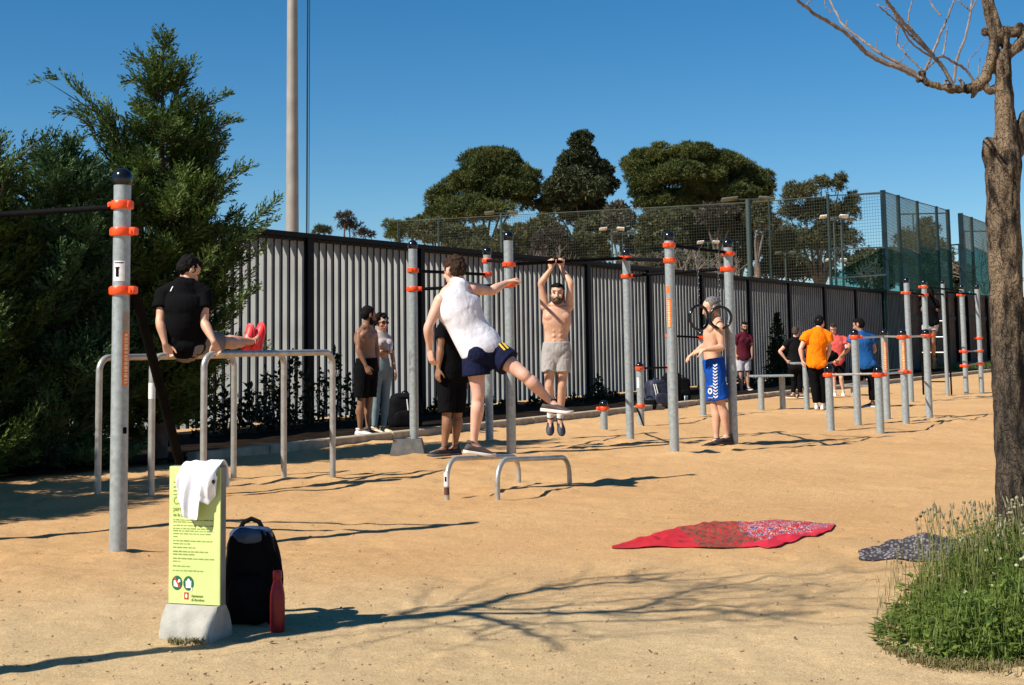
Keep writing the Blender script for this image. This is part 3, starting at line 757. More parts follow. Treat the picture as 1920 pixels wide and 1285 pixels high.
def backpack(g, w, d, h, yaw, m, m2, label, lean=0, cat='backpack', group=None, strap_side=1, name='backpack', trim=None):
    X = Vector((math.cos(R(yaw)), math.sin(R(yaw)), 0)); Z = Vector((lean, 0, 1)).normalized(); Y = Z.cross(X)
    g = Vector((g.x, g.y, 0)); th = thing(name, g, label, cat, group)
    mb = MB(); blob(mb, g+Z*h*.5, (w/2, d/2, h/2), (X, Y, Z), 4.2, taper=.13, nz=.06); mb.build('bag_body', m, th, 'all')
    mb = MB(); blob(mb, g+Z*h*.30-Y*(d*.5), (w*.40, d*.16, h*.24), (X, Y, Z), 3, taper=.1); mb.build('front_pocket', m, th, 'all')
    mb = MB(); blob(mb, g+Z*h*.90, (w*.40, d*.44, h*.11), (X, Y, Z), 2.6); mb.build('top_flap', m2, th, 'all')
    mb = MB(); c = g+Z*(h*.98); mb.loft([c-X*.05, c-X*.035+Z*.03, c+Z*.045, c+X*.035+Z*.03, c+X*.05], [(.004, .011)]*5, None, 8); mb.build('handle', m, th)
    for s in (-1, 1):
        q = g+Y*(d*.48)+X*(s*w*.25); pts = [q+Z*h*.92, q+Z*h*.85+Y*.05+X*s*.02, q+Z*h*.6+Y*.08+X*s*.05, q+Z*h*.3+Y*.05+X*s*.06, q+Z*h*.1+X*s*.03]
        mb = MB(); mb.loft(catmull(pts, 16), [(.006, .026)]*17, None, 10, (1, 1)); mb.build('shoulder_strap', m, th)
    if trim:
        mb = MB()
        for s in trim:
            q = [(s, .15), (s-.02, .5), (s-.08, .85)]; pts = [g+X*(a*w/2)-Y*(d*.5*(1-.35*(b_-.4)**2)+.004)+Z*h*b_ for a, b_ in q]; mb.loft(catmull(pts, 10), [(.0035, .009)]*11, None, 6)
        mb.build('trim_stripe', M['white_sticker'], th)
    return th, (X, Y, Z)
M['bag_black'] = mat('black_nylon', (.0035, .0035, .0045), .85, 0, .3, 12, .5, 60, spec=.12)
M['bag_navy'] = mat('navy_nylon', (.018, .022, .045), .65, 0, .3, 12, .5, 60)
M['bag_blue'] = mat('slate_blue_nylon', (.03, .055, .10), .5, 0, .3, 12, .5, 60)
g = G(458, 1180); g.y += .12
th, (bX, bY, bZ) = backpack(g, .245, .17, .43, 4, M['bag_black'], M['bag_blue'], 'tall black backpack with a slate blue top standing behind the green sign', .02)
# loose strap reaching to the bottle
gq = lambda px, py, dy=0: PL(px, py, g.y+dy)
pts = [gq(486, 1000, -.05), gq(500, 1025, -.07), gq(518, 1055, -.09), gq(524, 1085, -.09), gq(518, 1125, -.08), gq(500, 1165, -.04)]
mb = MB(); mb.loft(catmull(pts, 24), [(.005, .022)]*25, None, 10, (1, 1)); mb.build('loose_strap', M['bag_black'], th)
gb = G(520, 1185); mb = MB(); s = .9
bprof = [(.0, 0), (.030, 0), (.033, .008), (.034, .12), (.033, .155), (.028, .185), (.020, .21), (.018, .222)]
mb.lathe((gb.x, gb.y, 0), [(r*.98, z*1.02) for r, z in bprof], 28)
th = thing('water_bottle', (gb.x, gb.y, 0), 'slim dark red metal water bottle standing beside the black backpack', 'bottle')
rm = mat('red_metal_paint', (.20, .003, .010), .45, .1, .05, 10); mb.build('bottle_body', rm, th)
mb = MB(); mb.lathe((gb.x, gb.y, .2265), [(.019, 0), (.020, .002), (.020, .032), (.018, .036)], 24); mb.build('lid', rm, th)
# bags by the kerb
gr = 'bags left along the fence'
g = G(1241, 768); g.y += .35; backpack(g, .42, .28, .52, 24, M['bag_navy'], M['bag_navy'], 'big navy rucksack with two white stripes lying by the kerb behind the low post', -.12, group=gr, trim=(-.55, -.35))
g = G(1268, 764); g.y += .9; backpack(g, .40, .3, .62, -10, M['bag_black'], M['bag_black'], 'black rucksack slumped behind the navy one with white stripes', .05, group=gr)
g = G(1288, 760); g.y += .7; backpack(g, .30, .26, .50, 15, M['bag_black'], M['bag_black'], 'upright black rucksack by the fence just left of the man in blue shorts', .0, group=gr)
g = G(1222, 770); g.y += .30; backpack(g, .24, .2, .20, 5, M['bag_black'], M['bag_navy'], 'small low dark bag with a pale front at the left end of the bag pile', .0, group=gr, cat='bag')
g = G(752, 812); g.y += .8; backpack(g, .52, .34, .52, 12, M['bag_black'], M['bag_black'], 'bulky black gym bag with a white trim line in the shade beside the couple', .0, group=gr, cat='bag', trim=(.1,), name='gym_bag')
g = G(1232, 766); mb = MB(); mb.ell((g.x, g.y+.08, .10), (.06, .03, .09), None, 12, 8, .15); tag(mb.build('folded_towel', mat('pale_towel', (.42, .44, .46), .9), None), 'small pale rolled towel leaning on the dark bags', 'towel')
g = G(1287, 758); mb = MB(); mb.lathe((g.x, g.y+.02, .06), [(.0, 0), (.030, 0), (.038, .095), (.035, .095), (.028, .01)], 16); tag(mb.build('paper_cup', M['white_sticker'], None), 'little white cup lying on the kerb beside the bags', 'cup')
# black roll bag on bench
c = PL(1539, 668, G(1530, 766).y-.0); mb = MB(); X = Vector((1, .1, 0)).normalized(); th = thing('duffel_bag', c-Vector((0, 0, .1)), 'black roll-shaped bag lying on the bench behind the man in orange', 'bag')
mb.loft([c-X*.22, c-X*.2, c, c+X*.22, c+X*.25], [.07, .10, .105, .10, .07], None, 18, (1, 1)); mb.build('bag_body', M['bag_black'], th)
mb = MB(); mb.loft([c-X*.1+Vector((0, 0, .1)), c-X*.06+Vector((0, 0, .16)), c+X*.06+Vector((0, 0, .16)), c+X*.1+Vector((0, 0, .1))], [(.006, .014)]*4, None, 8); mb.build('handle', M['bag_black'], th)
# ---- red beach cloth and grey towel
def cloth(name, fr, bk, nx, ny, hfun, m, label, cat):
    v = []; f = []
    fr = np.array(fr, float); bk = np.array(bk, float)
    def along(P, t):
        d = np.r_[0, np.cumsum(np.hypot(*np.diff(P, axis=0).T))]; d /= d[-1]; return np.interp(t, d, P[:, 0]), np.interp(t, d, P[:, 1])
    for i in range(nx+1):
        a = along(fr, i/nx); b = along(bk, i/nx)
        for j in range(ny+1):
            t = j/ny; p = G(a[0]*(1-t)+b[0]*t, a[1]*(1-t)+b[1]*t); h = hfun(p.x, p.y, i/nx, t)
            v.append((p.x+.012*noise.noise(Vector((p.x*9, p.y*9, 0))), p.y+.02*noise.noise(Vector((p.x*7, p.y*7, 3))), float(gz(p.x, p.y))+.010+h))
    for i in range(nx):
        for j in range(ny): a = i*(ny+1)+j; f.append((a, a+ny+1, a+ny+2, a+1))
    o = link(name, v, f, m, None, 'all'); tag(o, label, cat)
    so = o.modifiers.new('s', 'SOLIDIFY'); so.thickness = .005; so.offset = -1
    return o
def red_mat():
    m = bpy.data.materials.new('red_patterned_cloth'); m.use_nodes = True; nt = m.node_tree; b = nt.nodes['Principled BSDF']; L = nt.links.new; b.inputs['Roughness'].default_value = .9
    tc = nt.nodes.new('ShaderNodeTexCoord'); sp_ = nt.nodes.new('ShaderNodeSeparateXYZ'); L(tc.outputs['Object'], sp_.inputs[0])
    def noise_(sc, v=None): n = nt.nodes.new('ShaderNodeTexNoise'); n.inputs['Scale'].default_value = sc; n.inputs['Detail'].default_value = 3; L(v or tc.outputs['Object'], n.inputs['Vector']); return n
    mp = nt.nodes.new('ShaderNodeMapping'); mp.inputs['Scale'].default_value = (1.3, .75, 1); L(tc.outputs['Object'], mp.inputs[0])
    def ramp(src, els):
        r = nt.nodes.new('ShaderNodeValToRGB'); r.color_ramp.interpolation = 'CONSTANT'; e = r.color_ramp.elements
        e[0].position = els[0][0]; e[0].color = (*els[0][1], 1); e[1].position = els[1][0]; e[1].color = (*els[1][1], 1)
        for p, c in els[2:]: k = e.new(p); k.color = (*c, 1)
        L(src, r.inputs[0]); return r
    red = (.42, .006, .016); pk = (.48, .008, .03)
    mid = ramp(noise_(26, mp.outputs[0]).outputs[0], [(0, (.07, .035, .015)), (.42, red), (.49, (.09, .055, .02)), (.56, (.36, .03, .03)), (.64, (.035, .03, .015))])
    rt = ramp(noise_(24, mp.outputs[0]).outputs[0], [(0, (.04, .05, .16)), (.38, (.40, .33, .38)), (.42, red), (.52, (.20, .09, .05)), (.57, (.44, .42, .48)), (.60, red), (.68, (.05, .06, .14))])
    def band(axis_, lo, hi, soft=.06, ns=6):
        a = nt.nodes.new('ShaderNodeMath'); a.operation = 'MULTIPLY_ADD'; a.inputs[1].default_value = .25; L(noise_(ns).outputs[0], a.inputs[0]); L(axis_, a.inputs[2])
        r = nt.nodes.new('ShaderNodeMapRange'); r.inputs[1].default_value = lo+.12; r.inputs[2].default_value = hi+.12; L(a.outputs[0], r.inputs[0]); return r.outputs[0]
    def mix(f_, a, b2):
        x = nt.nodes.new('ShaderNodeMix'); x.data_type = 'RGBA'; L(f_, x.inputs[0])
        if isinstance(a, tuple): x.inputs[6].default_value = (*a, 1)
        else: L(a, x.inputs[6])
        if isinstance(b2, tuple): x.inputs[7].default_value = (*b2, 1)
        else: L(b2, x.inputs[7])
        return x.outputs[2]
    c = mix(band(sp_.outputs[0], -.25, -.22), red, mid.outputs[0])
    c = mix(band(sp_.outputs[0], .13, .18), c, rt.outputs[0])
    # plain red edge strip to the right and front
    dg = nt.nodes.new('ShaderNodeMath'); dg.operation = 'MULTIPLY_ADD'; dg.inputs[1].default_value = -.75; L(sp_.outputs[1], dg.inputs[0]); L(sp_.outputs[0], dg.inputs[2])
    c = mix(band(dg.outputs[0], .42, .45, ns=4), c, pk)
    L(c, b.inputs['Base Color']); return m
fr = [(1148, 1028), (1250, 1027), (1350, 1029), (1420, 1028), (1442, 1033), (1482, 1021), (1555, 993), (1566, 984)]
bk = [(1148, 1026), (1200, 1009), (1270, 990), (1330, 982), (1400, 979), (1465, 975), (1520, 979), (1566, 982)]
cloth('beach_cloth', fr, bk, 150, 60, lambda x, y, s, t: max(0, .6*(.015*math.sin(x*19+5*math.sin(y*7))+.013*math.sin(y*21+4*math.sin(x*5))+.022*noise.noise(Vector((x*8, y*11, 1)))+.014*noise.noise(Vector((x*22, y*30, 5)))+.014)*min(1, 6*min(s+.02, 1-s+.02, t+.03, 1-t+.03))), red_mat(), 'rumpled bright red beach cloth with a dark and pale printed middle spread on the sand', 'beach cloth')
def grey_mat():
    m = mat('grey_floral_cloth', (.07, .065, .07), .9); nt = m.node_tree; b = nt.nodes['Principled BSDF']; tc = nt.nodes.new('ShaderNodeTexCoord')
    vo = nt.nodes.new('ShaderNodeTexVoronoi'); vo.inputs['Scale'].default_value = 48; nt.links.new(tc.outputs['Object'], vo.inputs['Vector'])
    r = nt.nodes.new('ShaderNodeValToRGB'); r.color_ramp.elements[0].position = .30; r.color_ramp.elements[0].color = (.19, .175, .19, 1); r.color_ramp.elements[1].position = .5; r.color_ramp.elements[1].color = (.03, .026, .03, 1)
    nt.links.new(vo.outputs[0], r.inputs[0]); nt.links.new(r.outputs[0], b.inputs['Base Color']); return m
fr = [(1610, 1046), (1650, 1046), (1720, 1049), (1790, 1049), (1860, 1047)]; bk = [(1612, 1037), (1650, 1031), (1700, 1025), (1780, 1022), (1862, 1023)]
cloth('grey_towel', fr, bk, 110, 34, lambda x, y, s, t: max(.0, .62*(.10*math.exp(-((t-.72)/.2)**2)*(1+.3*math.sin(x*14))+.055*math.exp(-((t-.18)/.13)**2)*(1+.4*math.sin(x*11+1))+.035*noise.noise(Vector((x*9, y*12, 1))))*min(1, .35+2.5*s)*(1 if t > .02 else .2)), grey_mat(), 'crumpled grey patterned towel lying half hidden behind the grass clump', 'towel')
V3_ = Vector
# ================================================================== VEGETATION
def nrm(a): return a/np.maximum(1e-9, np.linalg.norm(a, axis=-1, keepdims=True))
def leaf_quads(pos, d, ln, wd, rng, fold=0):
    """rhombus leaves: base pos, direction d, length, width -> (v, f)"""
    n = len(pos); r = rng.normal(size=(n, 3)); s = nrm(np.cross(d, r)); ln = np.broadcast_to(ln, n)[:, None]; wd = np.broadcast_to(wd, n)[:, None]
    v = np.stack([pos, pos+d*ln*.45+s*wd*.5, pos+d*ln, pos+d*ln*.45-s*wd*.5], 1).reshape(-1, 3)
    return v, np.arange(n*4).reshape(-1, 4)
def sprays(limbs, rng, sub=.019, L0=.38, leaf=(.074, .018), dens=1.0, start=.12):
    P = []; D = []; LL = []
    for pts in limbs:
        pts = np.array(pts); seg = np.linalg.norm(np.diff(pts, axis=0), axis=1); cum = np.r_[0, np.cumsum(seg)]; L_ = cum[-1]
        n = max(4, int(L_/sub*dens)); t = np.sort(rng.uniform(start, 1, n)); t[-1] = 1
        c = np.stack([np.interp(t*L_, cum, pts[:, k]) for k in range(3)], 1)
        c2 = np.stack([np.interp(np.minimum(1, t+.04)*L_, cum, pts[:, k]) for k in range(3)], 1); c1 = np.stack([np.interp(np.maximum(0, t-.04)*L_, cum, pts[:, k]) for k in range(3)], 1)
        td = nrm(c2-c1); r = rng.normal(size=(n, 3)); side = nrm(np.cross(td, np.array([0, 0, 1.0])+r*.35))*np.where(rng.random((n, 1)) < .5, 1, -1)
        bd = nrm(td*rng.uniform(.6, 1.1, (n, 1))+side*rng.uniform(.5, 1.0, (n, 1))+np.array([0, 0, .22])+r*.12); bd[-1] = td[-1]
        bl = L0*(1-t)**.65*rng.uniform(.6, 1.15, n)*min(1, L_/.9+.25)+.07
        for k in range(n):
            m = max(4, int(bl[k]/.017)); u = np.linspace(0, 1, m)
            q = c[k]+bd[k]*(u*bl[k])[:, None]+np.array([0, 0, 1.0])*(.10*bl[k]*u**2)[:, None]
            r2 = rng.normal(size=(m, 3)); sd = nrm(np.cross(np.broadcast_to(bd[k], (m, 3)), r2))
            dd = nrm(bd[k]+sd*rng.uniform(.35, .75, (m, 1))); dd[-1] = bd[k]
            P.append(q); D.append(dd); LL.append(leaf[0]*(1.1-.5*u)*rng.uniform(.7, 1.2, m)*(.6+.8*bl[k]/L0))
    P = np.concatenate(P); D = np.concatenate(D); LL = np.concatenate(LL)
    return leaf_quads(P, D, LL, leaf[1]*rng.uniform(.7, 1.3, len(P)), rng)
M['conifer'] = leafmat('conifer_foliage', (.026, .055, .014), (.115, .175, .036), 2.4, .22)
M['conifer_b'] = leafmat('blue_green_conifer_foliage', (.022, .055, .024), (.080, .150, .050), 2.2, .22)
def limb_curve(p0, p1, sag, upt, n=9):
    p0 = np.array(p0); p1 = np.array(p1); t = np.linspace(0, 1, n)[:, None]
    L_ = np.linalg.norm(p1-p0); return p0*(1-t)+p1*t+np.array([0, 0, 1.0])*(-sag*L_*np.sin(t*np.pi)*(1-t*.3)+upt*L_*(t**3-t))
def conifer(base, ztop, env, nl, label, m, seed, extra=(), zlow=.2, L0=.34, stretch_y=1.0, group=None, lean=(0, 0)):
    """env: list of (z, radius left, radius right, radius depthwise)"""
    rng = np.random.default_rng(seed); th = thing('conifer_tree', base, label, 'tree', group)
    e = np.array(env); bx, by = base.x, base.y; limbs = []
    for i in range(nl):
        z = zlow+(ztop*.985-zlow)*rng.uniform(0, 1)**.9; a = rng.uniform(0, 2*math.pi)
        rl, rr, rd = [np.interp(z, e[:, 0], e[:, k]) for k in (1, 2, 3)]
        rx = rr if math.cos(a) > 0 else rl; rad = rng.uniform(.62, 1.04)
        tip = np.array([bx+lean[0]*z+rx*math.cos(a)*rad, by+lean[1]*z+rd*math.sin(a)*rad, z]); rr_ = math.hypot(tip[0]-bx, tip[1]-by)
        z0 = max(.1, z-rr_*rng.uniform(.45, .8)); limbs.append(limb_curve((bx+lean[0]*z0, by+lean[1]*z0, z0), tip, .05, .10))
    for ex in extra: limbs.append(np.array(catmull(ex, 14)))
    limbs.append(np.array([(bx+lean[0]*z, by+lean[1]*z, z) for z in np.linspace(ztop*.8, ztop, 6)]))
    v, f = sprays(limbs, rng, L0=L0); link('crown', v, f, m, th, False)
    mb = MB(); mb.loft([(bx, by, -.1), (bx, by, .5), (bx+lean[0]*ztop*.5, by+lean[1]*ztop*.5, ztop*.5), (bx+lean[0]*ztop*.93, by+lean[1]*ztop*.93, ztop*.93)], [.10, .085, .05, .008], None, 10)
    mb.build('trunk', M['bark'], th)
    mb = MB()
    for l in limbs:
        if len(l) > 4: mb.loft([l[0], l[len(l)//2], l[-2]], [.016, .010, .003], None, 5)
    mb.build('branches', M['bark'], th)
    return th
bs = G(298, 866); bs.z = 0; Yc = bs.y; SC_ = lambda y: PL(298, y, Yc).z; kx = Yc/F*1.0
def E(y, l, r, d=None): return (SC_(y), l*kx, r*kx, (d if d is not None else (l+r)/2)*kx)
env = [E(860, 210, 40, 110), E(760, 200, 60, 130), E(715, 190, 120, 160), E(660, 170, 150, 180), E(560, 150, 158, 175), E(470, 140, 178, 170), E(390, 130, 178, 160), E(330, 115, 150, 150), E(260, 85, 125, 105), E(200, 62, 110, 80), E(150, 40, 45, 45), E(110, 22, 26, 24), E(60, 3, 3, 3)]
def X3(pts, Y0, rng_=.0): return [tuple(PL(x, y, Y0+dy)) for x, y, dy in pts]
extra = [X3([(292, 400, 0), (255, 300, -.2), (205, 235, -.35), (165, 195, -.4), (120, 150, -.45), (66, 156, -.5)], Yc), X3([(280, 380, 0), (230, 280, -.3), (165, 215, -.4), (108, 212, -.5)], Yc),
         X3([(270, 420, 0), (215, 330, -.25), (180, 250, -.3), (150, 215, -.3)], Yc), X3([(280, 420, 0), (240, 320, -.3), (215, 250, -.4), (195, 190, -.4)], Yc),
         X3([(300, 560, 0), (400, 480, -.2), (460, 430, -.3), (524, 372, -.35)], Yc), X3([(300, 600, 0), (400, 520, -.3), (460, 450, -.4), (515, 412, -.45)], Yc),
         X3([(300, 640, 0), (400, 560, -.2), (440, 500, -.3), (500, 465, -.35)], Yc), X3([(300, 450, 0), (370, 380, -.2), (420, 340, -.3), (476, 315, -.3)], Yc),
         X3([(300, 330, 0), (370, 270, -.1), (410, 235, -.2), (446, 228, -.2)], Yc), X3([(300, 280, 0), (360, 220, 0), (400, 190, -.1), (426, 178, -.1)], Yc),
         X3([(304, 230, 0), (335, 170, 0), (355, 130, .1), (366, 118, .1)], Yc), X3([(300, 230, 0), (285, 165, 0), (262, 150, 0), (235, 158, 0)], Yc),
         X3([(303, 170, 0), (280, 125, 0), (262, 114, 0), (242, 118, 0)], Yc), X3([(300, 700, 0), (380, 650, -.4), (430, 590, -.5), (480, 540, -.5)], Yc), X3([(300, 720, 0), (380, 690, -.4), (440, 660, -.5), (498, 655, -.5)], Yc),
         X3([(260, 420, 0), (150, 350, -.3), (130, 300, -.4), (158, 255, -.4)], Yc)]
conifer(bs, SC_(58), env, 235, 'tall ragged conifer with a pointed leader rising behind the dip rails', M['conifer'], 11, extra, zlow=.55)
gr = 'conifers of the left hedge'
for (px, py, ytop, wl, wr, sd, lb, mm, ex) in [
    (105, 882, 262, 190, 170, 21, 'broad conifer just left of the tallest one, behind the near post', 'conifer_b', [X3([(110, 420, 0), (90, 330, 0), (95, 275, 0), (108, 250, 0)], G(105, 882).y-.3)]),
    (-70, 895, 250, 190, 170, 22, 'broad conifer at the left edge of the picture', 'conifer', [X3([(-20, 420, 0), (5, 330, 0), (40, 290, 0), (85, 258, 0)], G(-70, 895).y-.3), X3([(-30, 380, 0), (-10, 300, 0), (5, 255, 0)], G(-70, 895).y-.2)])]:
    b = G(px, py); b.z = 0; k = b.y/F; Z_ = lambda y: PL(px, y, b.y).z
    env = [(0, wl*k, wr*k, 150*k), (Z_(600), wl*k, wr*k, 160*k), (Z_(420), wl*.85*k, wr*.85*k, 150*k), (Z_(330), wl*.6*k, wr*.6*k, 110*k), (Z_(285), wl*.3*k, wr*.3*k, 60*k), (Z_(ytop), .03, .03, .03)]
    conifer(b, Z_(ytop), env, 220, lb, M[mm], sd, ex, zlow=.15, group=gr, L0=.36)
b = V3_((-6.15, 10.7, 0))
conifer(b, 3.6, [(0, 1.2, 1.2, 1.2), (1.8, 1.3, 1.3, 1.3), (2.9, .8, .8, .8), (3.6, .05, .05, .05)], 150, 'nearer conifer outside the left edge whose shade falls on the sand', M['conifer'], 23, zlow=.15, group=gr)
b = V3_((-6.0, 12.4, 0))
conifer(b, 3.5, [(0, 1.3, 1.3, 1.3), (1.8, 1.4, 1.4, 1.4), (2.9, .8, .8, .8), (3.5, .05, .05, .05)], 130, 'farther conifer outside the left edge, between the nearer one and the hedge', M['conifer'], 24, zlow=.15, group=gr)

# ---- pines and other trees beyond the fence
def tufts(cen, rad, n, rng, ln, wd, k=5, up=.35, lump=.25, shell=.35):
    u = nrm(rng.normal(size=(n, 3))); u[:, 2] = np.where(u[:, 2] < -.55, -u[:, 2], u[:, 2])
    rr = (1-shell*rng.uniform(0, 1, n)**1.5)
    ph = rng.uniform(0, 6, 3); lumpv = 1+lump*np.sin(u[:, 0]*5+ph[0])*np.sin(u[:, 1]*5+ph[1]+1)*np.cos(u[:, 2]*6+ph[2])
    p = cen+u*np.array(rad)*(rr*lumpv)[:, None]
    p = np.repeat(p, k, 0); d = nrm(np.repeat(u, k, 0)*.8+rng.normal(size=(n*k, 3))*.75+np.array([0, 0, up]))
    return leaf_quads(p, d, ln*rng.uniform(.6, 1.25, n*k), wd*rng.uniform(.7, 1.3, n*k), rng)
def far_tree(name, px, Y, blobs, m, label, seed, dens=135, ln=.20, wd=.036, depth=.8, shell=.45, lump=.3, group='trees beyond the fence', trunks=None, bark='pinebark', tr=.16, k=7):
    Y *= 1.4; ln *= 1.4; wd *= 1.4; dens /= 1.85; tr *= 1.4
    rng = np.random.default_rng(seed); b = PL(px, 640, Y); b.z = 0; th = thing(name, b, label, 'tree', group); V = []; Fc = []; o = 0; mb = MB(); s = Y/F
    cs = []
    for (x, y, rx, ry) in blobs:
        c0 = PL(x, y, Y+rng.uniform(-.5, .5)*rx*s*1.2); R_ = np.array([rx*s, rx*s*depth, ry*s]); cs.append((c0, R_))
        # break a mass into lumps
        nl = max(5, int(rx*ry/42)); 
        for i in range(nl):
            u = nrm(rng.normal(size=3)); u[2] = abs(u[2]) if rng.random() < .75 else u[2]; u[1] = -abs(u[1]) if rng.random() < .7 else u[1]
            c = np.array(c0)+u*R_*rng.uniform(.55, .92); r = np.array([1, 1, .78])*rng.uniform(.20, .46)*(R_[0]*R_[2])**.5
            n = int(dens*4*(r[0]**2+.02)); v, f = tufts(c, r, max(12, n), rng, ln, wd, k, lump=lump, shell=shell); V.append(v); Fc.append(f+o); o += len(v)
        n = int(dens*4.5*R_[0]*R_[2]); v, f = tufts(np.array(c0), R_*.72, max(12, n), rng, ln, wd, k, lump=.35, shell=.8); V.append(v); Fc.append(f+o); o += len(v)
    link('crown', np.concatenate(V), np.concatenate(Fc), m, th, False)
    # trunk and limbs reaching each mass
    cx = np.mean([c[0][0] for c in cs]); lowz = min(c[0][2]-c[1][2] for c in cs); fork = Vector((b.x*.5+cx*.5, Y, max(1.5, lowz*.75)))
    mb.loft(catmull([b-Vector((0, 0, .3)), b.lerp(fork, .5)+Vector((.15, 0, 0)), fork], 8), list(np.linspace(tr*1.3, tr, 9)), None, 9)
    for c, r in cs:
        e = Vector(c); mb.loft(catmull([fork, fork.lerp(e, .55)+Vector((rng.uniform(-.3, .3), 0, .1)), e], 8), list(np.linspace(tr*.6, tr*.12, 9)), None, 6)
    mb.build('trunk', M[bark], th); return th
M['pine'] = leafmat('pine_foliage', (.035, .055, .014), (.120, .135, .036), .6, .15)
M['pine_dark'] = leafmat('dark_pine_foliage', (.028, .040, .018), (.085, .100, .045), .6, .15)
M['olive'] = leafmat('olive_foliage', (.05, .055, .022), (.12, .12, .055), .4, .2)
M['grey_leaf'] = leafmat('grey_foliage', (.075, .07, .05), (.15, .14, .10), .5, .2)
M['dusk'] = leafmat('dusky_foliage', (.035, .030, .025), (.085, .070, .055), .5, .2)
Yp = 78
far_tree('pine_tree', 905, Yp, [(925, 325, 62, 42), (880, 350, 50, 32), (832, 385, 32, 32), (950, 365, 60, 45), (880, 405, 85, 28), (988, 350, 28, 42), (915, 300, 40, 22)], M['pine'], 'dense rounded pine, left of the three big crowns above the net', 31)
far_tree('pine_tree', 1085, Yp+1, [(1088, 272, 24, 22), (1084, 315, 38, 40), (1075, 365, 55, 42), (1125, 350, 26, 46), (1040, 392, 42, 26), (1100, 408, 52, 26)], M['pine_dark'], 'dark cone-shaped tree with a knobbly peak between the two broad pines', 32, ln=.2, wd=.085, shell=.6)
far_tree('umbrella_pine', 1300, Yp+2, [(1250, 385, 60, 26), (1350, 385, 70, 26), (1205, 322, 38, 40), (1238, 300, 42, 26), (1300, 298, 52, 26), (1350, 322, 50, 36), (1400, 345, 45, 36), (1275, 340, 85, 36), (1375, 368, 65, 26), (1205, 358, 35, 36), (1438, 362, 16, 28)], M['pine'], 'widest flat-topped umbrella pine, centre right above the net', 33)
far_tree('pine_tree', 1530, Yp-6, [(1500, 372, 38, 26), (1540, 352, 36, 18), (1575, 342, 13, 28), (1478, 402, 26, 24), (1588, 400, 26, 34), (1530, 410, 50, 36), (1560, 460, 52, 42), (1490, 470, 48, 44), (1600, 375, 14, 16)], M['olive'], 'lighter pine with a thin upright tip seen through the net', 34, dens=45, shell=.7)
far_tree('small_tree', 760, Yp-4, [(745, 436, 26, 26), (778, 425, 22, 18)], M['pine'], 'small dark tree peeping over the fence left of the net', 35, ln=.2)
far_tree('small_tree', 652, Yp-8, [(648, 408, 18, 10), (655, 428, 28, 14), (684, 442, 22, 10)], M['dusk'], 'tiny tuft of treetop above the fence right of the tall mast', 36, dens=50, ln=.2)
far_tree('small_tree', 606, Yp-9, [(606, 434, 22, 9)], M['pine_dark'], 'lowest tuft of treetop just touching the fence beside the tall mast', 37, ln=.2)
far_tree('leafy_tree', 1735, Yp-2, [(1742, 432, 28, 20), (1718, 462, 48, 32), (1690, 505, 60, 32), (1760, 490, 34, 36)], M['olive'], 'round pale tree seen through the teal court posts', 38, dens=50, shell=.7)
U = [(810, 432, 46, 26, 'olive', 'olive leafy tree behind the left end of the net'), (880, 452, 52, 34, 'olive', 'olive leafy tree behind the net under the left pine'), (965, 450, 44, 38, 'olive', 'olive tree behind the net next to the first floodlight'),
     (1040, 462, 46, 44, 'dusk', 'brownish half bare tree behind the net above the hanging man'), (1105, 470, 40, 42, 'olive', 'loose olive tree behind the net under the cone-shaped tree'), (1160, 410, 30, 50, 'grey_leaf', 'pale airy tree filling the gap between two pines'),
     (1235, 440, 50, 50, 'olive', 'olive tree behind the net under the umbrella pine'), (1315, 440, 52, 56, 'dusk', 'dusky half bare tree behind the net in line with the gym rings'), (1385, 450, 44, 46, 'dusk', 'dusky tree behind the net at the tall floodlight'),
     (1445, 450, 30, 54, 'grey_leaf', 'pale thin tree between the floodlight and the lighter pine'), (1640, 500, 60, 46, 'pine_dark', 'dark low tree behind the left part of the teal glass'), (1725, 510, 60, 40, 'pine_dark', 'dark low tree behind the middle of the teal glass'), (1790, 520, 40, 34, 'pine_dark', 'dark low tree behind the right end of the teal glass'), (1250, 495, 90, 22, 'grey_leaf', 'low pale scrub behind the net above the fence'), (1480, 505, 90, 20, 'dusk', 'low dusky scrub behind the net further right'),
     (900, 475, 90, 20, 'olive', 'low olive scrub behind the net at its left end'), (1110, 430, 40, 30, 'olive', 'olive treetop just under the cone-shaped tree'), (1210, 470, 46, 40, 'dusk', 'dusky leafy tree behind the net beside the tall sticker post'), (1350, 490, 60, 26, 'olive', 'olive scrub behind the net right of the ring chains'), (1020, 425, 36, 26, 'olive', 'olive treetop behind the net between the first two big crowns'), (1275, 415, 50, 26, 'olive', 'olive treetop directly under the umbrella pine'), (1350, 405, 50, 26, 'dusk', 'dusky treetop under the right half of the umbrella pine'), (1420, 400, 30, 30, 'olive', 'olive treetop between the biggest floodlight and the lighter pine')]
for i, (x, y, rx, ry, mm, lb) in enumerate(U):
    far_tree('leafy_tree', x, 72+random.uniform(-2, 2), [(x, y, rx*.85, ry*.8), (x-rx*.5, y+ry*.4, rx*.55, ry*.55), (x+rx*.5, y+ry*.35, rx*.55, ry*.6), (x+rx*.1, y+ry*.8, rx*.7, ry*.4)], M[mm], lb, 50+i, dens=42 if mm in ('dusk', 'grey_leaf') else 62, shell=.9, ln=.2, wd=.07)
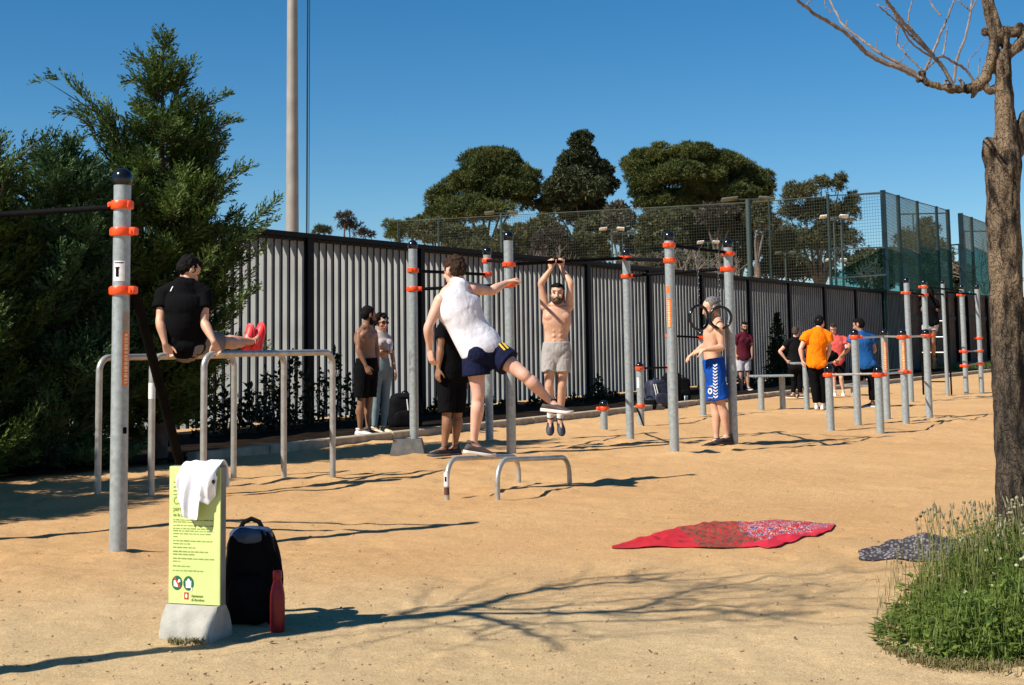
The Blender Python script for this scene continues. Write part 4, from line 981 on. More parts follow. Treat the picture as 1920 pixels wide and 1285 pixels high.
# ---- bare trees (skeleton helper)
def skeleton(mb, p0, d, L_, r, depth, rng, spread=.5, curl=.18, upw=.15, leaves=None):
    pts = [Vector(p0)]; dd = Vector(d).normalized(); n = 6
    for i in range(n):
        dd = (dd+Vector(rng.normal(size=3))*curl+Vector((0, 0, upw*.2))).normalized(); pts.append(pts[-1]+dd*L_/n)
    mb.loft(pts, list(np.linspace(r, r*.55, n+1)), None, 7 if r > .012 else 5)
    if depth <= 0: return
    for i in range(2, n+1):
        for _ in range(2 if i == n else (1 if rng.random() < .75 else 0)):
            q = Vector(rng.normal(size=3)); nd = (dd+q.normalized()*spread*1.3).normalized(); skeleton(mb, pts[i], nd, L_*rng.uniform(.5, .8), r*.5, depth-1, rng, spread, curl, upw)
# pale bare-branched trees behind the net
rng = np.random.default_rng(5)
for (px, y0, y1, lb) in [(1035, 500, 430, 'bare pale branches of a leafless tree behind the net above the hanging man'), (1290, 505, 425, 'bare pale branches of a leafless tree behind the net by the tall orange-clamped post'), (1385, 510, 440, 'bare pale branches of a leafless tree behind the net by the floodlight mast'), (1640, 520, 450, 'bare pale branches of a leafless tree behind the teal glass')]:
    b = PL(px, 640, 95); b.z = 0; th = thing('leafless_tree', b, lb, 'tree', 'leafless trees behind the net'); mb = MB()
    h = PL(px, y0, 95).z; mb.loft([b, Vector((b.x, b.y, h))], [.14, .11], None, 8); mb.build('trunk', M['pale_twig'] if 'pale_twig' in M else M['twig'], th)
    mb = MB()
    for _ in range(4): skeleton(mb, (b.x, b.y, h*.8), (rng.uniform(-.8, .8), rng.uniform(-.4, .4), 1), (y0-y1)*95/F*.55, .063, 2, rng)
    mb.build('branches', M['twig'], th)
# ---- right foreground plane tree
def tree_right():
    b = G(1906, 1052); b.z = 0; Y = b.y; s = Y/F
    th = thing('plane_tree', b, 'bare pollarded tree with peeling bark at the right edge, its branches reaching over the sky', 'tree')
    m = bpy.data.materials.new('peeling_bark'); m.use_nodes = True; nt = m.node_tree; bs_ = nt.nodes['Principled BSDF']; L = nt.links.new; bs_.inputs['Roughness'].default_value = .9; bs_.inputs['Specular IOR Level'].default_value = .2
    tc = nt.nodes.new('ShaderNodeTexCoord'); mp = nt.nodes.new('ShaderNodeMapping'); mp.inputs['Scale'].default_value = (1, 1, .28); L(tc.outputs['Object'], mp.inputs[0])
    n1 = nt.nodes.new('ShaderNodeTexNoise'); n1.inputs['Scale'].default_value = 26; n1.inputs['Detail'].default_value = 7; n1.inputs['Roughness'].default_value = .65; L(mp.outputs[0], n1.inputs['Vector'])
    vr = nt.nodes.new('ShaderNodeTexVoronoi'); vr.feature = 'DISTANCE_TO_EDGE'; vr.inputs['Scale'].default_value = 17; mp2 = nt.nodes.new('ShaderNodeMapping'); mp2.inputs['Scale'].default_value = (1, 1, .45); L(tc.outputs['Object'], mp2.inputs[0])
    nd = nt.nodes.new('ShaderNodeTexNoise'); nd.inputs['Scale'].default_value = 12; L(tc.outputs['Object'], nd.inputs['Vector']); vm = nt.nodes.new('ShaderNodeMix'); vm.data_type = 'RGBA'; vm.blend_type = 'LINEAR_LIGHT'; vm.inputs[0].default_value = .16; L(mp2.outputs[0], vm.inputs[6]); L(nd.outputs[1], vm.inputs[7]); L(vm.outputs[2], vr.inputs['Vector'])
    cr = nt.nodes.new('ShaderNodeMapRange'); cr.inputs[1].default_value = 0; cr.inputs[2].default_value = .07; cr.inputs[3].default_value = .55; cr.inputs[4].default_value = 1; L(vr.outputs['Distance'], cr.inputs[0])
    r1 = nt.nodes.new('ShaderNodeValToRGB'); e = r1.color_ramp.elements; e[0].position = .41; e[0].color = (.022, .016, .012, 1); e[1].position = .56; e[1].color = (.20, .145, .095, 1); L(n1.outputs[0], r1.inputs[0])
    sp_ = nt.nodes.new('ShaderNodeSeparateXYZ'); L(tc.outputs['Object'], sp_.inputs[0])
    n2 = nt.nodes.new('ShaderNodeTexNoise'); n2.inputs['Scale'].default_value = 5; n2.inputs['Detail'].default_value = 3; L(mp.outputs[0], n2.inputs['Vector'])
    r2 = nt.nodes.new('ShaderNodeValToRGB'); e = r2.color_ramp.elements; e[0].position = .52; e[1].position = .56; L(n2.outputs[0], r2.inputs[0])
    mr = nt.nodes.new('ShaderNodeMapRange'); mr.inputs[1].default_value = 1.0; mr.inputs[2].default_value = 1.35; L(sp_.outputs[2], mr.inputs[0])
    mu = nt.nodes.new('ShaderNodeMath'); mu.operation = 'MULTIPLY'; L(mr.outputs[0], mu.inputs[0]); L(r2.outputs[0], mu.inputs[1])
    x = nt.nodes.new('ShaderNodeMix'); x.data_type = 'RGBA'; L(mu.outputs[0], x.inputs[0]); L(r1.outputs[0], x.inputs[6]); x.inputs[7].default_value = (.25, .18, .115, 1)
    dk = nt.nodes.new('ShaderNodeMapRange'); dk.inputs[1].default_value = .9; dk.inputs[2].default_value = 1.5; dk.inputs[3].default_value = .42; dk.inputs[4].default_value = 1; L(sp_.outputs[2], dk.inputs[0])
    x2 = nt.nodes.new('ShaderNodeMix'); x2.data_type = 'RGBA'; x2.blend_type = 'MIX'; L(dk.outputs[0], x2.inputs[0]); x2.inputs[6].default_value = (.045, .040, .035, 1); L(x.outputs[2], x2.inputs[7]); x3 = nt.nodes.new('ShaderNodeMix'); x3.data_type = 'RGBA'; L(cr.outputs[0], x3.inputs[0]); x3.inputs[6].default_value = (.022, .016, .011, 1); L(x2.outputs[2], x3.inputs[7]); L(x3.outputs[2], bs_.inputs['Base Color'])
    bp = nt.nodes.new('ShaderNodeBump'); bp.inputs['Strength'].default_value = 1; bp.inputs['Distance'].default_value = .06; hm = nt.nodes.new('ShaderNodeMath'); hm.operation = 'MULTIPLY_ADD'; hm.inputs[1].default_value = .5; L(cr.outputs[0], hm.inputs[0]); L(n1.outputs[0], hm.inputs[2]); L(hm.outputs[0], bp.inputs['Height']); L(bp.outputs[0], bs_.inputs['Normal'])
    def T(px, py, dy=0): return PL(px, py, Y+dy)
    mb = MB()
    cl = [(1906, 1120, 50), (1906, 1052, 42), (1902, 950, 33), (1896, 800, 31), (1890, 600, 31), (1885, 500, 30), (1881, 380, 31), (1882, 310, 32), (1888, 265, 24), (1886, 230, 19), (1883, 170, 16), (1882, 120, 16), (1886, 95, 13)]
    pts = catmull([T(x_, y_) for x_, y_, _ in cl], 70); rr = catmull([(r_*s, 0, 0) for *_, r_ in cl], 70)
    mb.loft(pts, [q[0] for q in rr], None, 28)
    mb.loft([T(1876, 330), T(1866, 300), T(1858, 280, -.02), T(1856, 272, -.02)], [.07, .065, .055, .045], None, 16, (0, 1))
    def br(px, r0, r1_, dys=None, n=14):
        P = [T(x_, y_, (dys[i] if dys else 0)) for i, (x_, y_) in enumerate(px)]; k = n*len(P); mb.loft(catmull(P, k), [r0+(r1_-r0)*i/k for i in range(k+1)], None, 12, (1, 1))
    br([(1884, 110), (1902, 92), (1916, 80), (1922, 64), (1914, 52)], .032, .030); br([(1914, 52), (1900, 60), (1882, 60), (1868, 62)], .030, .034)
    br([(1868, 70), (1862, 35), (1854, 5), (1848, -60), (1852, -160)], .042, .030)
    br([(1870, 60), (1864, 85), (1858, 115), (1850, 140), (1838, 155), (1822, 164)], .034, .030)
    br([(1874, 158), (1866, 165), (1856, 172), (1846, 160)], .018, .022); br([(1846, 158), (1832, 168), (1824, 182)], .02, .014)
    br([(1828, 163), (1812, 167), (1790, 167), (1766, 164), (1742, 157), (1728, 148)], .029, .021)
    br([(1724, 150), (1727, 140), (1730, 138)], .02, .018); br([(1846, 60), (1876, 62), (1890, 100)], .02, .03)
    br([(1908, 260), (1914, 235), (1924, 215)], .03, .03); br([(1900, 300), (1915, 262), (1930, 225), (1945, 180)], .04, .03)
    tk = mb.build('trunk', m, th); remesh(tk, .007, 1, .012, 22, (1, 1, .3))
    mb = MB(); tw = [([(1728, 148), (1700, 133), (1660, 118), (1630, 103), (1610, 85), (1590, 65), (1555, 42), (1530, 28), (1505, 8), (1485, -8), (1460, -30)], 5.5, 2.2, -.2),
          ([(1728, 143), (1690, 122), (1650, 100), (1620, 78), (1590, 55), (1577, 42), (1563, 15), (1552, -8)], 3.5, 1.6, .2), ([(1785, 160), (1770, 130), (1750, 105), (1720, 70), (1700, 50), (1680, 25), (1665, 5), (1650, -15)], 4, 2.6, -.3),
          ([(1730, 140), (1745, 110), (1765, 60), (1780, 25), (1792, -8)], 2.8, 1.8, .3), ([(1788, 155), (1795, 110), (1810, 70), (1820, 20), (1823, -8)], 2.8, 1.8, .2),
          ([(1826, 154), (1812, 132), (1790, 118), (1768, 106), (1748, 107), (1710, 82), (1690, 50), (1675, 35), (1648, 12)], 2.8, 1.2, -.4), ([(1728, 130), (1700, 103), (1684, 82), (1680, 50)], 2, 1, .1),
          ([(1764, 30), (1747, 8), (1742, -8)], 1.8, 1.2, .1), ([(1768, 104), (1774, 70), (1778, 48)], 1.8, 1, .2), ([(1700, 55), (1705, 25), (1712, -5)], 1.6, 1, .1), ([(1819, 20), (1802, 6), (1790, -6)], 1.5, 1, 0),
          ([(1822, 18), (1832, -2)], 1.4, 1, 0), ([(1814, 130), (1818, 112), (1836, 92), (1852, 66)], 1, .6, .1), ([(1834, 145), (1836, 120), (1838, 108)], .9, .6, .1), ([(1730, 142), (1705, 140), (1700, 134)], 3, 2, .05),
          ([(1728, 150), (1712, 140), (1685, 126)], 3.2, 2.5, 0), ([(1772, 158), (1773, 152), (1776, 152)], 3, 1, 0), ([(1806, 158), (1800, 150), (1797, 148)], 4, 1.4, 0), ([(1760, 110), (1750, 118), (1736, 132)], 1.6, 1.3, .1),
          ([(1690, 90), (1712, 70), (1722, 62)], 1, .6, .1), ([(1643, 92), (1645, 70)], .9, .5, 0), ([(1700, 40), (1712, 56), (1716, 62)], .9, .5, 0), ([(1560, 25), (1548, 12), (1546, -4)], 1.4, .8, 0), ([(1588, 50), (1587, 36)], 1, .6, 0),
          ([(1676, 25), (1690, 48), (1722, 80), (1750, 104)], 2, 2.4, .12), ([(1512, 10), (1520, 0), (1522, -8)], 1.3, .8, 0), ([(1680, 20), (1650, 12), (1644, 8)], 1.2, .7, .05), ([(1684, 28), (1684, 60), (1681, 84)], 1.4, .9, .05),
          ([(1690, 112), (1686, 122), (1700, 98), (1706, 85)], .8, .5, .1)]
    rg = np.random.default_rng(8)
    for px, r0, r1_, dy in tw:
        P = []
        for i, (x_, y_) in enumerate(px):
            t = i/(len(px)-1); P.append(T(x_, y_, dy*t*t*2))
        k = 6*len(P); C_2 = [np.array(c)+rg.normal(size=3)*.0016 for c in catmull(P, k)]; mb.loft(C_2, [(r0+(r1_-r0)*i/k)*s*(1+.25*(rg.random()-.3)) for i in range(k+1)], None, 7)
    mb.build('twigs', M['twig'], th)
tree_right()
# ---- tree outside the frame on the left whose shadow lies on the sand
def shadow_tree():
    tanE = math.tan(SUN_EL); hf = 3.15; gf = G(850, 1149); s = SH
    base = Vector((gf.x, gf.y, 0))-s*(hf/tanE); th = thing('bare_tree', base, 'leafless tree standing outside the left edge, known by its long branching shadow on the sand', 'tree')
    def lift(px, py, h): g_ = G(px, py); return Vector((g_.x, g_.y, 0))-s*(h/tanE)+Vector((0, 0, h))
    mb = MB(); fk = lift(850, 1149, hf)
    mb.loft(catmull([base-Vector((0, 0, .2)), base+Vector((.02, .01, .9)), fk+Vector((-.02, 0, -.7)), fk], 24), list(np.linspace(.070, .056, 25)), None, 14); mb.build('trunk', M['bark'], th)
    mb = MB(); rg = np.random.default_rng(3)
    brs = [([(850, 1149), (950, 1148), (1060, 1150), (1200, 1147), (1310, 1143), (1440, 1155), (1530, 1150)], .034, .009), ([(856, 1150), (960, 1172), (1015, 1196), (1050, 1218)], .026, .008),
           ([(800, 1158), (870, 1138), (940, 1118), (1020, 1105), (1100, 1094), (1180, 1088), (1260, 1074)], .038, .009), ([(1060, 1150), (1180, 1143), (1235, 1128), (1290, 1108), (1400, 1090), (1480, 1082)], .024, .006),
           ([(1000, 1108), (1070, 1088), (1140, 1078), (1230, 1072)], .016, .005), ([(900, 1132), (990, 1138), (1100, 1128), (1240, 1122), (1340, 1110)], .015, .005), ([(860, 1152), (930, 1162), (1060, 1168), (1220, 1160), (1330, 1164)], .014, .005),
           ([(1180, 1090), (1200, 1080), (1290, 1086), (1400, 1080)], .012, .004), ([(780, 1160), (760, 1152), (800, 1140), (860, 1132), (960, 1122)], .022, .006), ([(930, 1168), (900, 1180), (880, 1192)], .012, .004), ([(1240, 1122), (1330, 1126), (1450, 1116), (1560, 1120)], .009, .004), ([(1310, 1142), (1420, 1134), (1560, 1136), (1640, 1142)], .009, .004)]
    for px, r0, r1_ in brs:
        P = []; D = 0; pr = None
        for (x_, y_) in px:
            g_ = G(x_, y_)
            if pr: D += (g_-pr).length
            d0 = math.hypot(G(px[0][0], px[0][1]).x-gf.x, G(px[0][0], px[0][1]).y-gf.y); pr = g_; P.append(lift(x_, y_, hf+.45*(D+d0)))
        k = 6*len(P); pts = [np.array(c)+rg.normal(size=3)*.012 for c in catmull(P, k)]; mb.loft(pts, [r0+(r1_-r0)*i/k for i in range(k+1)], None, 7)
        for i in range(4, k, 5):
            q = Vector(pts[i]); t = (Vector(pts[i])-Vector(pts[i-2])).normalized(); skeleton(mb, q, (t+Vector(rg.normal(size=3))*.5), rg.uniform(.3, .7), .006, 1, rg, .45, .12)
    mb.build('branches', M['bark'], th)
shadow_tree()
# ---- weeds round the plane tree
def grass_clump():
    rng = np.random.default_rng(4); V = []; Fc = []; o = 0
    def blade(p, d, h, w, bend, n=4):
        nonlocal o
        s = Vector((-d.y, d.x, 0)); pts = []
        for i in range(n+1):
            t = i/n; c = p+Vector((0, 0, h*t*(1-.25*bend*t)))+d*(bend*h*.55*t*t); ww = w*(1-t)**.7*.5+.0006
            pts += [c-s*ww, c+s*ww]
        V.extend(tuple(q) for q in pts)
        for i in range(n): Fc.append((o+2*i, o+2*i+1, o+2*i+3, o+2*i+2))
        o += len(pts)
    def outline(px):  # front edge row of the clump at picture column px
        return float(np.interp(px, [1640, 1700, 1760, 1830, 1900, 2000, 2300], [1205, 1232, 1244, 1248, 1250, 1250, 1250]))
    def back(px): return float(np.interp(px, [1640, 1700, 1740, 1800, 1860, 1900, 2300], [1180, 1110, 1080, 1062, 1052, 1046, 1040]))
    pos = []
    for _ in range(5600):
        px = 1640+ (rng.random()**.75)*460; a, b = back(px), outline(px); py = a+(b-a)*rng.random()
        g_ = G(px, py); hh = (.45+1.0*float(vnoise(np.array(g_.x*6.0), np.array(g_.y*2.5), 5)))*float(np.interp(px, [1640, 1680, 1730, 1780, 1850, 2100], [.04, .07, .16, .25, .30, .30]))*float(np.interp((py-a)/max(1, b-a), [0, .5, .85, 1], [.9, 1, .7, .25]))
        a_ = rng.uniform(0, 6.28); d = Vector((math.cos(a_), math.sin(a_), 0)); blade(Vector((g_.x, g_.y, 0)), d, hh*rng.uniform(.35, 1.1), rng.uniform(.005, .011), rng.uniform(.1, 1.0))
        pos.append((g_.x, g_.y, hh))
    # broad leaves
    for k in range(4200):
        x, y, hh = pos[rng.integers(len(pos))]; a_ = rng.uniform(0, 6.28); d = Vector((math.cos(a_), math.sin(a_), 0)); c = Vector((x, y, hh*rng.uniform(.05, .8))); L_ = rng.uniform(.02, .075); w = L_*rng.uniform(.28, .5); s = Vector((-d.y, d.x, 0)); up_ = Vector((0, 0, rng.uniform(-.2, .7)))
        dd = (d+up_).normalized(); q = [c, c+dd*L_*.4+s*w*.5, c+dd*L_-Vector((0, 0, L_*.2)), c+dd*L_*.4-s*w*.5]; V.extend(tuple(z) for z in q); Fc.append((o, o+1, o+2, o+3)); o += 4
    m = leafmat('grass_green', (.035, .075, .012), (.20, .26, .048), 28, .3)
    oo = link('weed_clump', np.array(V), np.array(Fc), m, None, False); tag(oo, 'lush green weeds and long grass growing round the foot of the bare tree', 'weeds', kind='stuff')
    # dry fringe
    V = []; Fc = []; o = 0
    for _ in range(2600):
        px = 1650+rng.random()*400; py = outline(px)+rng.normal()*5+2; 
        if px < 1700 and rng.random() < .5: continue
        g_ = G(px, py); a_ = rng.uniform(0, 6.28); d = Vector((math.cos(a_), math.sin(a_), 0)); blade(Vector((g_.x, g_.y, 0)), d, rng.uniform(.01, .04), .004, rng.uniform(.5, 1.5), 3)
    # tuft by the sign foot
    for _ in range(260):
        px = rng.uniform(315, 385); py = 1204+rng.normal()*3; g_ = G(px, py); a_ = rng.uniform(0, 6.28); d = Vector((math.cos(a_), math.sin(a_), 0)); blade(Vector((g_.x, g_.y, 0)), d, rng.uniform(.008, .03), .004, rng.uniform(.5, 1.8), 3)
    # thin scattered stems left of the clump
    for _ in range(160):
        px = 1640+rng.random()*110; py = rng.uniform(1090, 1190); g_ = G(px, py); a_ = rng.uniform(0, 6.28); d = Vector((math.cos(a_), math.sin(a_), 0)); blade(Vector((g_.x, g_.y, 0)), d, rng.uniform(.02, .08), .003, .4, 3)
    m = leafmat('dry_grass', (.14, .13, .045), (.26, .22, .10), 9, .3)
    oo = link('dry_grass', np.array(V), np.array(Fc), m, None, False); tag(oo, 'short dry yellow grass fringing the green weeds', 'grass', kind='stuff')
    # seed stalks
    mb = MB(); hd = MB()
    for k in range(190):
        px = 1722+ (rng.random()**.8)*260; py = back(px)+rng.uniform(0, 90); g_ = G(px, py); b = Vector((g_.x, g_.y, 0))
        topy = float(np.interp(px, [1720, 1745, 1800, 1860, 2000], [985, 950, 940, 940, 930]))+abs(rng.normal())*45
        h = max(.12, min(.62, (zat(b, topy)))); dx = Vector((rng.normal()*.05, rng.normal()*.05, 0)); t = b+dx+Vector((0, 0, h))
        mb.loft([b, b.lerp(t, .5)-dx*.2, t], [.0018, .0014, .0011], None, 4)
        if rng.random() < .62: hd.loft([t-(t-b).normalized()*.012, t, t+(t-b).normalized()*.022], [.0035, .0050, .0018], None, 6)
        else: hd.ell(t, (.009, .009, .008), None, 7, 5, .3, 200)
    for k in range(80):
        px = 1660+rng.random()*90; py = rng.uniform(1060, 1130); g_ = G(px, py); b = Vector((g_.x, g_.y, 0)); h = rng.uniform(.05, .16)
        if rng.random() < .3: mb.loft([b, b+Vector((.01, 0, h))], [.0012, .001], None, 4); hd.loft([b+Vector((.01, 0, h-.01)), b+Vector((.01, 0, h+.012))], [.0035, .002], None, 5)
    st = mb.build('seed_stalks', leafmat('stalk', (.15, .16, .05), (.24, .22, .09), 9, .2), None, False, at=tuple(G(1850, 1080))); tag(st, 'thin flower stalks with seed heads standing above the green weeds', 'weeds', kind='stuff')
    s2 = hd.build('seed_heads', leafmat('seedhead', (.12, .10, .05), (.40, .38, .24), 40, .2), None, True, at=tuple(G(1850, 1080))); tag(s2, 'small pale seed heads topping the stalks above the weeds', 'weeds', kind='stuff')
    mb = MB()
    for k in range(26):  # pale clover-like flowers
        px = rng.uniform(1800, 1990); py = rng.uniform(1060, 1200); g_ = G(px, py); mb.ell((g_.x, g_.y, rng.uniform(.1, .33)), (.010, .010, .008), None, 7, 5, .3, 200)
    s3 = mb.build('pale_flowers', mat('pale_petals', (.34, .34, .20), .8), None, True, at=tuple(G(1850, 1100))); tag(s3, 'little cream flower heads dotted among the green weeds', 'flowers', kind='stuff')
grass_clump()
# ---- shrubs and climbers at the fence foot
M['climber'] = leafmat('dark_climber_foliage', (.010, .018, .006), (.030, .045, .012), 5, .15)
def shrub(name, pxs, label, seed, n=1500, m='climber', ln=.09, wd=.05, off=.35, group='plants along the fence'):
    rng = np.random.default_rng(seed); V = []; Fc = []; o = 0; stems = []; c0 = None
    for (px, y0, y1, w) in pxs:   # column px, top row, bottom row, half width px
        t = on_fence(px); p = F0+FD*t+FN*off; s = p.y/F; za, zb = zat(p, y0), max(.03, zat(p, y1)); 
        if c0 is None: c0 = Vector((p.x, p.y, 0))
        k = int(n*max(.1, (za-zb)*w*s*2)); tt = rng.uniform(0, 1, k); u = nrm(rng.normal(size=(k, 3))); env_ = np.sin(np.clip(tt*1.08, 0, 1)**.7*np.pi*.92+.16)**.55
        wob = 1+.35*np.sin(tt*17+seed)+.2*np.sin(tt*31)
        P = np.array([p.x, p.y, 0])+u*np.array([w*s, min(.3, w*s), .08])*(rng.uniform(.2, 1, k)*env_*wob)[:, None]; P[:, 2] = zb+(za-zb)*tt+u[:, 2]*.08
        P[:, 2] = np.maximum(.02, P[:, 2]); d = nrm(u+rng.normal(size=(k, 3))*.7+np.array([0, 0, .3])); v, f = leaf_quads(P, d, ln*rng.uniform(.6, 1.3, k), wd*rng.uniform(.7, 1.3, k), rng); V.append(v); Fc.append(f+o); o += len(v)
        mb = MB(); mb.loft([Vector((p.x, p.y, -.02)), Vector((p.x+.05, p.y, (za+zb)*.5)), Vector((p.x, p.y, za*.92))], [.022, .014, .005], None, 6); stems.append(mb)
    th = thing(name, c0, label, 'shrub', group); link('foliage', np.concatenate(V), np.concatenate(Fc), M[m], th, False)
    for s_ in stems: s_.build('stem', M['bark'], th)
shrub('evergreen_shrub', [(1438, 592, 742, 17), (1446, 650, 742, 24), (1430, 640, 742, 18)], 'tall narrow black-green shrub against the far fence, right of the man in maroon', 1)
shrub('low_shrub', [(470+i*26, 700+12*math.sin(i*2.3)-25*(i in (1, 2, 5)), 830-i*3, 17) for i in range(7)], 'straggly dark climbers at the fence foot behind the dip rails', 2, n=700, off=.3)
shrub('low_shrub', [(650+i*26, 760+10*math.sin(i*1.9), 812-i*2.5, 17) for i in range(11)], 'low dark plants at the fence foot between the couple and the tall middle posts', 3, n=900, off=.4)
shrub('low_shrub', [(1090, 712, 775, 14), (1078, 742, 775, 18), (1104, 735, 775, 14)], 'dark clump of plants at the fence foot right of the hanging man', 4, n=1100, off=.4)
shrub('low_shrub', [(960+i*26, 752+6*math.sin(i*1.9), 785-i*3, 15) for i in range(10)], 'low dark groundcover at the fence foot behind the hanging man', 5, n=900, off=.45)
shrub('low_shrub', [(1350+i*28, 712+8*math.sin(i*1.9)-i*1.5, 744-i*3.4, 16) for i in range(11)], 'low dark groundcover at the foot of the far part of the fence', 6, n=800, off=.5)
shrub('low_shrub', [(300+i*24, 740+18*math.sin(i*2.9), 862, 20) for i in range(8)], 'dark undergrowth below the tallest conifer', 7, n=900, off=.7)
rng = np.random.default_rng(77); V = []; Fc = []; o = 0
for _ in range(5200):
    px = rng.uniform(1715, 2000); t = on_fence(px); q = F0+FD*t+FN*rng.uniform(.3, 2.3); hgt = rng.uniform(.05, .28); a_ = rng.uniform(0, 6.28); w = .02
    V += [(q.x-w, q.y, 0), (q.x+w, q.y, 0), (q.x+math.cos(a_)*.08, q.y+math.sin(a_)*.08, hgt)]; Fc.append((o, o+1, o+2)); o += 3
oo = link('verge_grass', np.array(V), np.array(Fc), leafmat('verge_green', (.06, .10, .02), (.16, .18, .05), 2, .3), None, False); tag(oo, 'strip of green grass in front of the far brown fence', 'grass', kind='stuff')
# ================================================================== BEYOND THE FENCE: mast, floodlights, courts
def flat(px, Y): p = PL(px, 640, Y); return Vector((p.x, p.y, 0))
b = flat(548, 46); s = 46/F
th = thing('light_mast', b, 'very tall pale tapering mast with a thin cable beside it, behind the fence', 'mast')
mb = MB(); mb.lathe(b, [(13*s, -.2), (12.3*s, 3.5), (11.6*s, 6), (10*s, 12), (8.6*s, 18)], 32); mb.build('pole', M['lamp_grey'], th)
mb = MB(); c1 = flat(574, 46); mb.tube(c1, c1+Vector((.08, 0, 18)), .028, 6); mb.build('cable', M['teal_post'], th)
mb = MB(); c1 = flat(578, 46); mb.tube(c1, c1+Vector((.08, 0, 18)), .012, 6); mb.build('cable', M['black_metal'], th)
mb = MB(); mb.box(b+Vector((0, -.05, 18.1)), (1.6, .5, .3)); mb.build('lamp_head', M['lamp_white'], th)
M['lamp_pole'] = mat('green_lamp_pole', (.03, .05, .045), .5)
def floodlight(px, ytop, Y, w, label, r=.05, dark=True, bright=False):
    Y *= 1.4; w *= 1.4; r *= 1.4
    b = flat(px, Y); zt = zat(b, ytop); th = thing('floodlight', b, label, 'floodlight', 'floodlights round the courts')
    mb = MB(); mb.tube(b, up(b, zt), r, 10); mb.build('pole', M['lamp_pole'], th)
    mb = MB(); mb.tube(up(b, zt)-Vector((w*.6, 0, 0)), up(b, zt)+Vector((w*.6, 0, 0)), .03, 8); mb.build('crossbar', M['lamp_pole'], th)
    for sx in (-1, 1):
        mb = MB(); mb.box(up(b, zt+.02)+Vector((sx*w*.62, -.05, 0)), (w*.55, .45, .075), 0, .02, axes=((1, 0, -.10*sx), (0, 1, -.25), (.1*sx, .25, 1))); mb.build('lamp_head', M['lamp_white'] if bright else M['lamp_dull'], th)
M['lamp_dull'] = mat('dull_lamp_housing', (.10, .12, .10), .5)
floodlight(943, 400, 60, .75, 'floodlight pole rising above the net behind the post the kicking man reaches for')
floodlight(1411, 374, 52, 1.05, 'biggest floodlight pole, tall T above the net over the man in blue shorts', .10)
floodlight(1152, 430, 64, .6, 'small white twin floodlight behind the net left of the ringed bar', .04, bright=True)
floodlight(1333, 455, 66, .55, 'small white twin floodlight behind the net in front of the dusky tree above the rings', .04, bright=True)
floodlight(1572, 407, 58, .62, 'small white twin floodlight left of the tall teal corner post', .04, bright=True)
floodlight(1586, 412, 62, .6, 'dull twin floodlight just behind a white one left of the teal corner post', .05)
floodlight(1573, 488, 70, .55, 'lowest white twin floodlight seen through the teal glass', .03, bright=True)
floodlight(1478, 475, 70, .55, 'dull thin floodlight in front of the lighter pine', .04)
floodlight(1172, 437, 68, .6, 'dull floodlight pole just right of a white one left of the ringed bar', .03)
def line_net(pa, pb, za0, zb0, z0, m, parent, name='net', step=.16, r=.005, tilt=0):
    mb_v = []; mb_f = []; o = 0; d = (pb-pa); L_ = d.length; d.normalize(); nn = Vector((-d.y, d.x, 0))
    def strip(a, b, w):
        nonlocal o
        for k in (0, 1):
            s = nn*w if k else ((b-a).normalized().cross(nn)).normalized()*w
            mb_v.extend([tuple(a-s), tuple(a+s), tuple(b+s), tuple(b-s)]); mb_f.append((o, o+1, o+2, o+3)); o += 4
    n = int(L_/step)
    for i in range(n+1):
        t = i/n; p = pa.lerp(pb, t); strip(up(p, z0), up(p, za0*(1-t)+zb0*t), r)
    zz = z0
    while zz < max(za0, zb0):
        strip(up(pa, min(zz, za0)), up(pb, min(zz, zb0)), r); zz += step
    link(name, np.array(mb_v), np.array(mb_f), M[m], parent, False)
# long ball-stop net
NA = flat(748, 86); NB = flat(1411, 73); NC = flat(1667, 67.2)
zA, zB, zC = zat(NA, 415), zat(NB, 380), zat(NC, 360)
th = thing('ball_stop_net', NA, 'long fine ball-stop net on thin green posts in front of the pines', 'net')
for px in (748, 825, 1088, 1240, 1330, 1411, 1452, 1564):
    t = (px-748)/(1667-748); 
    lo, hi = 0, 1
    A_, B2, za_, zb_ = (NA, NB, zA, zB) if px <= 1411 else (NB, NC, zB, zC)
    for _ in range(40):
        m_ = (lo+hi)/2
        if proj(A_.lerp(B2, m_))[0] < px: lo = m_
        else: hi = m_
    p = A_.lerp(B2, lo); mb = MB(); w = .05 if px not in (1564, 1411) else .08
    if px in (1088, 1240, 1330): continue
    mb.tube(p, up(p, za_+(zb_-za_)*lo+.1), w, 8); mb.build('post', M['green_post'], th)
for (A_, B2, za_, zb_) in ((NA, NB, zA, zB), (NB, NC, zB, zC)):
    line_net(A_, B2, za_, zb_, 2.0, 'net', th, step=.145, r=.0062)
    mb = MB(); mb.tube(up(A_, za_), up(B2, zb_), .02, 6); mb.build('top_rope', M['net'], th)
